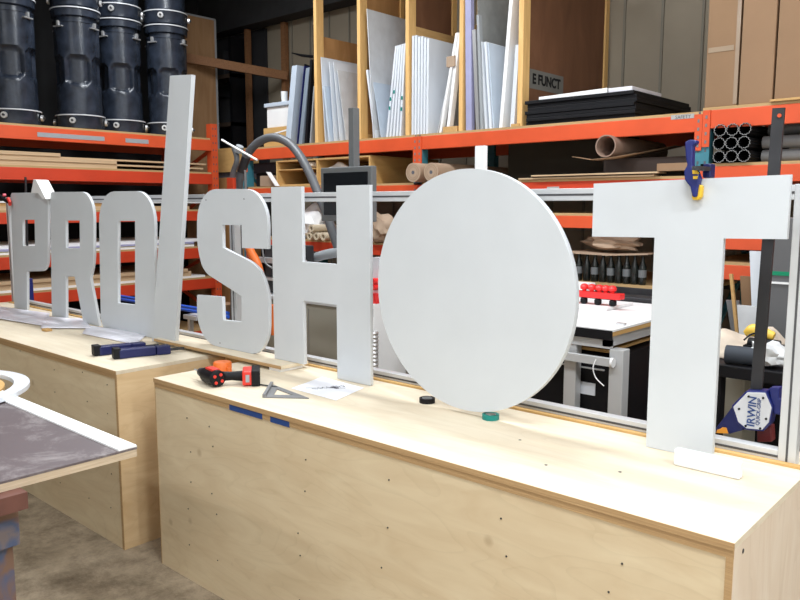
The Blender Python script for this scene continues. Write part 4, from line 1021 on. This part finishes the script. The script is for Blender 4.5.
while z > .02: prof.append((.028, z)); prof.append((.034, z-.012)); z -= .024
mb.lathe((pth[0].x+.03, pth[0].y-.02, 0), prof[::-1], 16).build('hose', M_steel, fl, smooth=False)

# ------------------------------------------------------------------ white work table between disc and T
zt = .98
a = PZ(613, 330, zt)
XW1 = a.x; YW0 = a.y
t = thing('white_work_table', (XW1-.6, YW0+.6, 0), 'white topped work table on aluminium legs between disc and T', 'table')
XW0 = XW1-1.25; YW1 = YW0+1.1
MB().box(XW0, XW1, YW0, YW1, zt-.012, zt).build('white_top', M_bright, t, bevel=.001)
MB().box(XW0+.005, XW1-.003, YW0+.003, YW1, zt-.035, zt-.012).build('wood_core', W['cubby'], t)
MB().box(XW0, XW1-.002, YW0-.004, YW0+.003, zt-.055, zt-.006).build('black_edge', M_black, t)
MB().box(XW0, XW1-.03, YW0+.03, YW0+.07, zt-.105, zt-.06).build('front_rail', M_alu, t)
MB().box(XW0, XW1-.0, YW0-.02, YW0+.01, zt-.185, zt-.145).build('lower_rail', M_alu, t)
MB().lathe((XW1+.0, YW0-.005, zt-.165), [(.025, 0), (.025, .012)], 16, 'x').build('rail_cap', M_bright, t)
MB().box(XW1-.07, XW1-.03, YW0+.03, YW1, zt-.095, zt-.04).build('side_rail', M_alu, t)
for x_ in (XW1-.03, XW0+.02):
    for y_ in (YW0+.03, YW1-.1): MB().box(x_, x_+.075, y_, y_+.075, 0, zt-.105).build('leg', M_alu, t, bevel=.003)
p = PY(571, 380, YW0+.03); MB().box(p.x-.05, p.x+.02, YW0+.04, YW0+.1, 0, zt-.105).build('leg', M_alu, t, bevel=.003)
MB().box(XW0, XW1-.08, YW0+.12, YW1-.1, zt-.145, zt-.13).build('plywood_tray', W['cubby'], t)
c0 = PY(575, 350, YW0+.15); c1 = PY(611, 410, YW0+.15)
t = thing('black_cabinet', (c0.x, YW0+.3, 0), 'black cabinet with a paper sticker under the white work table', 'cabinet')
MB().box(c0.x-.3, XW1-.035, YW0+.12, YW0+.65, 0.0, zt-.16).build('body', M_black, t, bevel=.004)
MB().box(c0.x-.3, XW1-.095, YW0+.108, YW0+.118, .738, .745).build('drawer_trim', M_alu, t)
s0 = PY(577.5, 381, YW0+.11); s1 = PY(594.5, 396, YW0+.11)
MB().box(s0.x, s1.x, YW0+.112, YW0+.118, s1.z, s0.z).build('paper_sticker', M_sheet, t)
t = tag(MB().tube(cat([PY(596, 359, YW0-.03), PY(593, 368, YW0-.04), PY(596, 378, YW0-.04), PY(604, 386, YW0-.04)]), .003, 6).build('white_cable', M_bright, smooth=True), 'thin white cable dangling under the white work table', 'cable')
# plates + red fixture on the table
p = PZ(600, 306, zt)
tag(MB().box(XW0+.1, PZ(632, 308, zt).x-.05, PZ(640, 312, zt).y-.10, PZ(632, 308, zt).y+.12, zt+.001, zt+.02).build('white_plate', M_bright, bevel=.002), 'white plate lying on the work table under the red clamp rail', 'plate')
yf = PZ(632, 308, zt).y-.15
a = PY(566, 308, yf-.05); c = PY(622, 297, yf+.05)
t = thing('red_clamp_rail', ((a.x+c.x)/2, yf, zt+.02), 'red rail with five round red knobs on the white work table', 'clamp rail')
c = PY(621, 299, yf); a = PY(572, 306, yf)
zr = zt+.062
MB().box(a.x-.1, c.x, yf-.02, yf+.05, zr, zr+.035).build('rail', M_redbright, t, bevel=.003)
for k, u in enumerate((583, 590.5, 598, 604.5, 611)):
    p = PY(u, 296, yf); MB().lathe((p.x, yf+.015, zr+.035), [(.012, 0), (.012, .008), (.024, .014), (.026, .03), (.018, .042), (.005, .046)], 16).build('knob', M_redbright, t, smooth=True)
for k, u in enumerate((584, 598, 613)):
    p = PY(u, 300, yf); MB().lathe((p.x, yf+.0, zt+.021), [(.012, 0), (.022, .008), (.022, .03), (.012, .041)], 12).build('foot', M_black, t, smooth=True)
p = PY(587, 289, yf+.4)
t = tag(MB().box(p.x-.35, p.x+.06, yf+.28, yf+.4, zt+.021, zt+.11).build('white_carton', M_bright, bevel=.003), 'small white carton standing beyond the red clamp rail', 'carton')
p = PZ(620, 325, zt); 
tag(MB().box(p.x-.02, p.x+.03, p.y-.01, p.y+.015, zt+.001, zt+.012).build('silver_fastener', M_steel, bevel=.002), 'tiny silver fastener lying on the work table', 'fastener')
# steel tray behind
tag(MB().box(PY(612, 300, 4.65).x, PY(660, 300, 4.65).x, 4.62, 4.77, 0, PY(640, 296, 4.7).z).build('steel_trolley', M_steeld, bevel=.01), 'dark steel trolley behind the white work table', 'trolley')

# ------------------------------------------------------------------ black bench at right, with cloth, dark roll and yellow tool
YV = 3.1; zv = .96
t = thing('black_bench', (-.5, YV+.3, 0), 'black bench seen between the T and the frame post', 'bench')
x0 = PY(700, 350, YV).x; x1 = PY(805, 350, YV).x+.3
MB().box(x0, x1, YV, YV+.7, zv-.05, zv).build('top', M_black, t, bevel=.004)
for x_ in (x0+.02, x0+.45, x1-.1): MB().box(x_, x_+.06, YV+.03, YV+.09, 0, zv-.05).build('leg', M_black, t)
MB().box(x0, x1, YV+.6, YV+.66, .1, zv-.05).build('back_panel', M_black, t)
p = PY(732, 395, YV+.3); tag(MB().box(p.x-.08, p.x+.05, YV+.3, YV+.5, 0, .85).build('beige_canister', M_machine, bevel=.01), 'beige canister under the black bench beside the T', 'canister')
p = PY(735, 333, YV+.25)
def blanket():
    mb = MB(); n = 16; xa, xb = PY(712, 340, YV+.2).x, PY(768, 340, YV+.2).x
    for j in range(n+1):
        for i in range(n+1):
            s, t_ = i/n, j/n
            z = zv+.006+.10*min(1, 3.5*min(s+.25, 1-s+.05, t_, 1-t_))*(.75+.25*math.sin(6*s+5*t_)); mb.v.append(Vector((xa+(xb-xa)*s, YV+.12+.5*t_, z)))
    for j in range(n):
        for i in range(n): a = j*(n+1)+i; mb.f.append((a, a+1, a+n+2, a+n+1))
    o = mb.build('cream_blanket', M_cloth, smooth=True); m_ = o.modifiers.new('t', 'SOLIDIFY'); m_.thickness = .005; return tag(o, 'cream blanket heaped on the black bench', 'blanket')
blanket()
a = PY(727, 351, YV+.06); c = PY(745, 352, YV+.06)
tag(MB().tube([(a.x, YV+.05, zv+.038), (a.x+.17, YV+.07, zv+.038)], .037, 20).build('dark_roll', mat('charcoal_roll', (.03, .037, .05), .7), smooth=True), 'dark charcoal roll lying at the front of the bench', 'roll')
p = PY(766, 330, YV+.3)
t = thing('yellow_power_tool', (p.x, YV+.22, zv), 'yellow power tool with a black cord on the bench at right', 'power tool')
zz = PY(766, 333, YV+.2).z
MB().tube(cat([(p.x-.05, YV+.2, zz-.012), (p.x-.02, YV+.2, zz+.005), (p.x+.02, YV+.2, zz+.0), (p.x+.06, YV+.2, zz-.012)]), [.015, .018, .022, .026, .028, .028, .027, .026, .024, .022, .02, .02, .016], 14).build('housing', M_tooly, t, smooth=True)
MB().tube([(p.x-.03, YV+.18, zz-.045), (p.x+.09, YV+.18, zz-.045)], .024, 12).build('base', M_black, t, smooth=True)
MB().box(p.x-.04, p.x+.1, YV+.14, YV+.26, zv+.001, zz-.05).build('sole_block', M_black, t)
MB().tube(cat([PY(763, 333, YV+.15), PY(752, 334, YV+.13), PY(744, 340, YV+.1)]), .004, 6).build('cord', M_black, t)
blob('silver_bag', (PY(768, 348, YV+.05).x, YV+.07, zv+.052), (.07, .045, .05), M_alu, 'crumpled silver bag on the front of the bench', 'bag', 21)
# off-cuts and boards behind bench
def plank(u0, v0, u1, v1, y, w, m, name, label, th=.01, d=.02, cat='board', grp='boards leaning on the right rack'):
    a = PY(u0, v0, y); c = PY(u1, v1, y); k_ = (a.z-FL)/(a.z-c.z); c = Vector((a.x+(c.x-a.x)*k_, y, FL))
    return tag(MB().quadprism([(a.x, y, a.z), (c.x, y, c.z), (c.x+w, y, c.z), (a.x+w, y, a.z)], (0, d, 0)).build(name, m), label, cat, grp)
plank(749.5, 251, 756, 420, 4.2, .085, M_lilac if 0 else M_sheet, 'white_board', 'narrow white board leaning behind the bench at right')
plank(737, 305, 745, 420, 4.05, .12, M_film, 'clear_board', 'short pale board leaning behind the bench at right')
plank(740, 276, 748, 420, 4.3, .10, M_card, 'brown_board', 'dull brown board leaning behind the pale boards')
plank(729, 274, 744, 420, 4.25, .016, W['pine_y'], 'timber_stick', 'thin timber stick leaning right of the T stem')
plank(726, 300, 745, 420, 4.4, .07, M_pipe, 'grey_board', 'dark grey board leaning right of the T stem')
t = thing('grey_crate', (PY(782, 300, 4.1).x, 4.25, 0), 'tall grey crate with a green stripe at the right edge', 'crate')
x0, x1 = PY(771.5, 240, 4.1).x, PY(800, 240, 4.1).x+.3
zA, zB, zC = PY(780, 238, 4.1).z, PY(780, 276, 4.1).z, PY(780, 283, 4.1).z
MB().box(x0, x1, 4.1, 4.5, 0, zA+.1).build('body', mat('grey_crate_plastic', (.12, .12, .125), .6), t, bevel=.005)
MB().box(x0+.01, x1, 4.096, 4.1, PY(780, 274.5, 4.1).z, PY(780, 271.5, 4.1).z).build('stripe', mat('green_stripe', (.0, .25, .12), .5), t) if 0 else MB().box(x0+.01, x1, 4.096, 4.1, PY(780, 275.5, 4.1).z, PY(780, 271.5, 4.1).z).build('stripe', mat('green_stripe', (.0, .25, .12), .5), t)
MB().box(x0+.005, x1, 4.094, 4.1, PY(780, 284, 4.1).z, PY(780, 282, 4.1).z).build('white_trim', M_bright, t)

# ------------------------------------------------------------------ blue roller stand behind the slash
YQ = 3.05
t = thing('roller_stand', PY(196, 330, YQ), 'blue tube stand with galvanised legs seen behind the slash', 'stand')
for (v0, v1, dy) in ((300, 303, 0), (297, 299, .12)):
    a = PY(112, v0-1, YQ+dy); c = PY(228, v1, YQ+dy)
    MB().tube([(a.x, YQ+dy, a.z+.01), (c.x, YQ+dy, a.z+.01)], .012, 12).build('blue_tube', M_bluebar, t, smooth=True)
zq = PY(112, 299, YQ).z-.02
for u in (190, 140):
    p = PY(u, 320, YQ)
    MB().box(p.x, p.x+.03, YQ-.02, YQ+.01, 0, zq).build('leg', M_steel, t); MB().box(p.x+.06, p.x+.09, YQ+.1, YQ+.13, 0, zq).build('leg', M_steel, t)
    MB().box(p.x-.04, p.x+.12, YQ-.03, YQ+.15, zq-.03, zq-.0).build('leg_bracket', M_alu, t)
p = PY(203, 320, YQ+.4); tag(MB().box(p.x-.15, p.x+.02, YQ+.5, YQ+.75, 0, .78).build('brown_carton', M_card, bevel=.003), 'brown carton standing behind the galvanised stand', 'carton')

# ================================================================== FOREGROUND TABLE AT LEFT
zt = .9
cn_ = PZ(137, 447, zt)
XT1, YT1 = cn_.x, cn_.y
t = thing('foreground_table', (XT1-.6, YT1-.5, 0), 'dusty dark topped work table cut off at the left edge', 'table')
XT0, YT0 = XT1-2.4, YT1-1.0
MB().box(XT0, XT1, YT0, YT1, zt-.006, zt).build('top_skin', M_dusty, t)
MB().box(XT0+.001, XT1-.001, YT0+.001, YT1-.001, zt-.028, zt-.006).build('core_board', wood('pale_chipboard', (.62, .50, .36), (.42, .32, .22), (2, 2, 60), 3., knots=False), t)
for yy in (YT1-.42, YT0+.1):
    MB().box(XT0+.1, XT1+.045, yy, yy+.09, zt-.072, zt-.028).build('upper_bearer', M_brownp, t)
    MB().box(XT0+.1, XT1-.02, yy-.01, yy+.09, zt-.19, zt-.072).build('painted_bearer', M_painted, t, bevel=.003)
    MB().box(XT1-.50, XT1-.045, yy+.0, yy+.08, 0, zt-.19).build('trestle_end', M_painted, t, bevel=.003)
tag(MB().box(XT0+.6, XT1-.001, YT1-.056, YT1, zt+.0005, zt+.006).build('white_strip', M_bright), 'long white plastic strip lying along the back edge of the dusty table', 'strip')
p = PZ(32, 392, zt+.02); ctr = p-cr*.43
tag(MB().ring((ctr.x, ctr.y, zt+.0065), .325, .38, 0, .016, 64).build('white_ring', M_sheet, smooth=True, bevel=.001), 'flat white ring lying on the dusty foreground table', 'ring')
tag(MB().lathe((ctr.x-.02, ctr.y+.0, zt+.0005), [(.30, 0), (.30, .012)], 48).build('plywood_disc', W['cubby'], smooth=True), 'round plywood disc lying inside the white ring', 'disc')

# ================================================================== LIGHTS: fluorescent strip fittings under the ceiling
def strip(x, y, z, power, along='x', L_=1.25, col=(.92, .965, 1.0), idx=''):
    t = thing('strip_light', (x, y, z), 'fluorescent strip light under the ceiling, '+idx, 'ceiling light', 'fluorescent strip lights')
    w, d = (L_, .16) if along == 'x' else (.16, L_)
    MB().box(x-w/2, x+w/2, y-d/2, y+d/2, z+.012, z+.07).build('housing', M_bright, t)
    l = bpy.data.lights.new('tube_light', 'AREA'); l.shape = 'RECTANGLE'; l.size = w; l.size_y = d; l.energy = power; l.color = col
    lo = bpy.data.objects.new('tube_light', l); COL.objects.link(lo); lo.location = (x, y, z)
    MB().box(x-.01, x+.01, y-.01, y+.01, z+.07, CZ).build('hanger', M_grey, t)
for (x, y, pw, z, nm_) in ((-.2, .9, 105, 3.7, 'above the right end of the near box'), (1.7, 1.2, 120, 3.5, 'to the right of the near box'), (-2.4, .4, 55, 3.7, 'in front of the disc'), (-2.4, 3.3, 110, 4.3, 'behind the disc'), (-.4, 3.2, 60, 4.0, 'behind the T'), (-4.8, .6, 34, 3.9, 'in front of the P, R and O'), (-4.7, 3.2, 110, 4.3, 'behind the S'), (-6.1, 3.6, 70, 4.35, 'above the aisle by the drums'), (.6, -1.6, 165, 3.2, 'nearest behind the camera'), (-2.6, -1.8, 62, 3.2, 'behind the foreground table'), (2.0, 3.6, 40, 3.7, 'far right')):
    strip(x, y, z, pw, idx=nm_)
w = bpy.data.worlds.new('World'); S.world = w; w.use_nodes = True
w.node_tree.nodes['Background'].inputs['Color'].default_value = (.6, .65, .7, 1); w.node_tree.nodes['Background'].inputs['Strength'].default_value = .1
S.view_settings.view_transform = 'Standard'; S.view_settings.look = 'None'; S.view_settings.gamma = 1; S.view_settings.exposure = -0.70
S.view_settings.use_curve_mapping = False
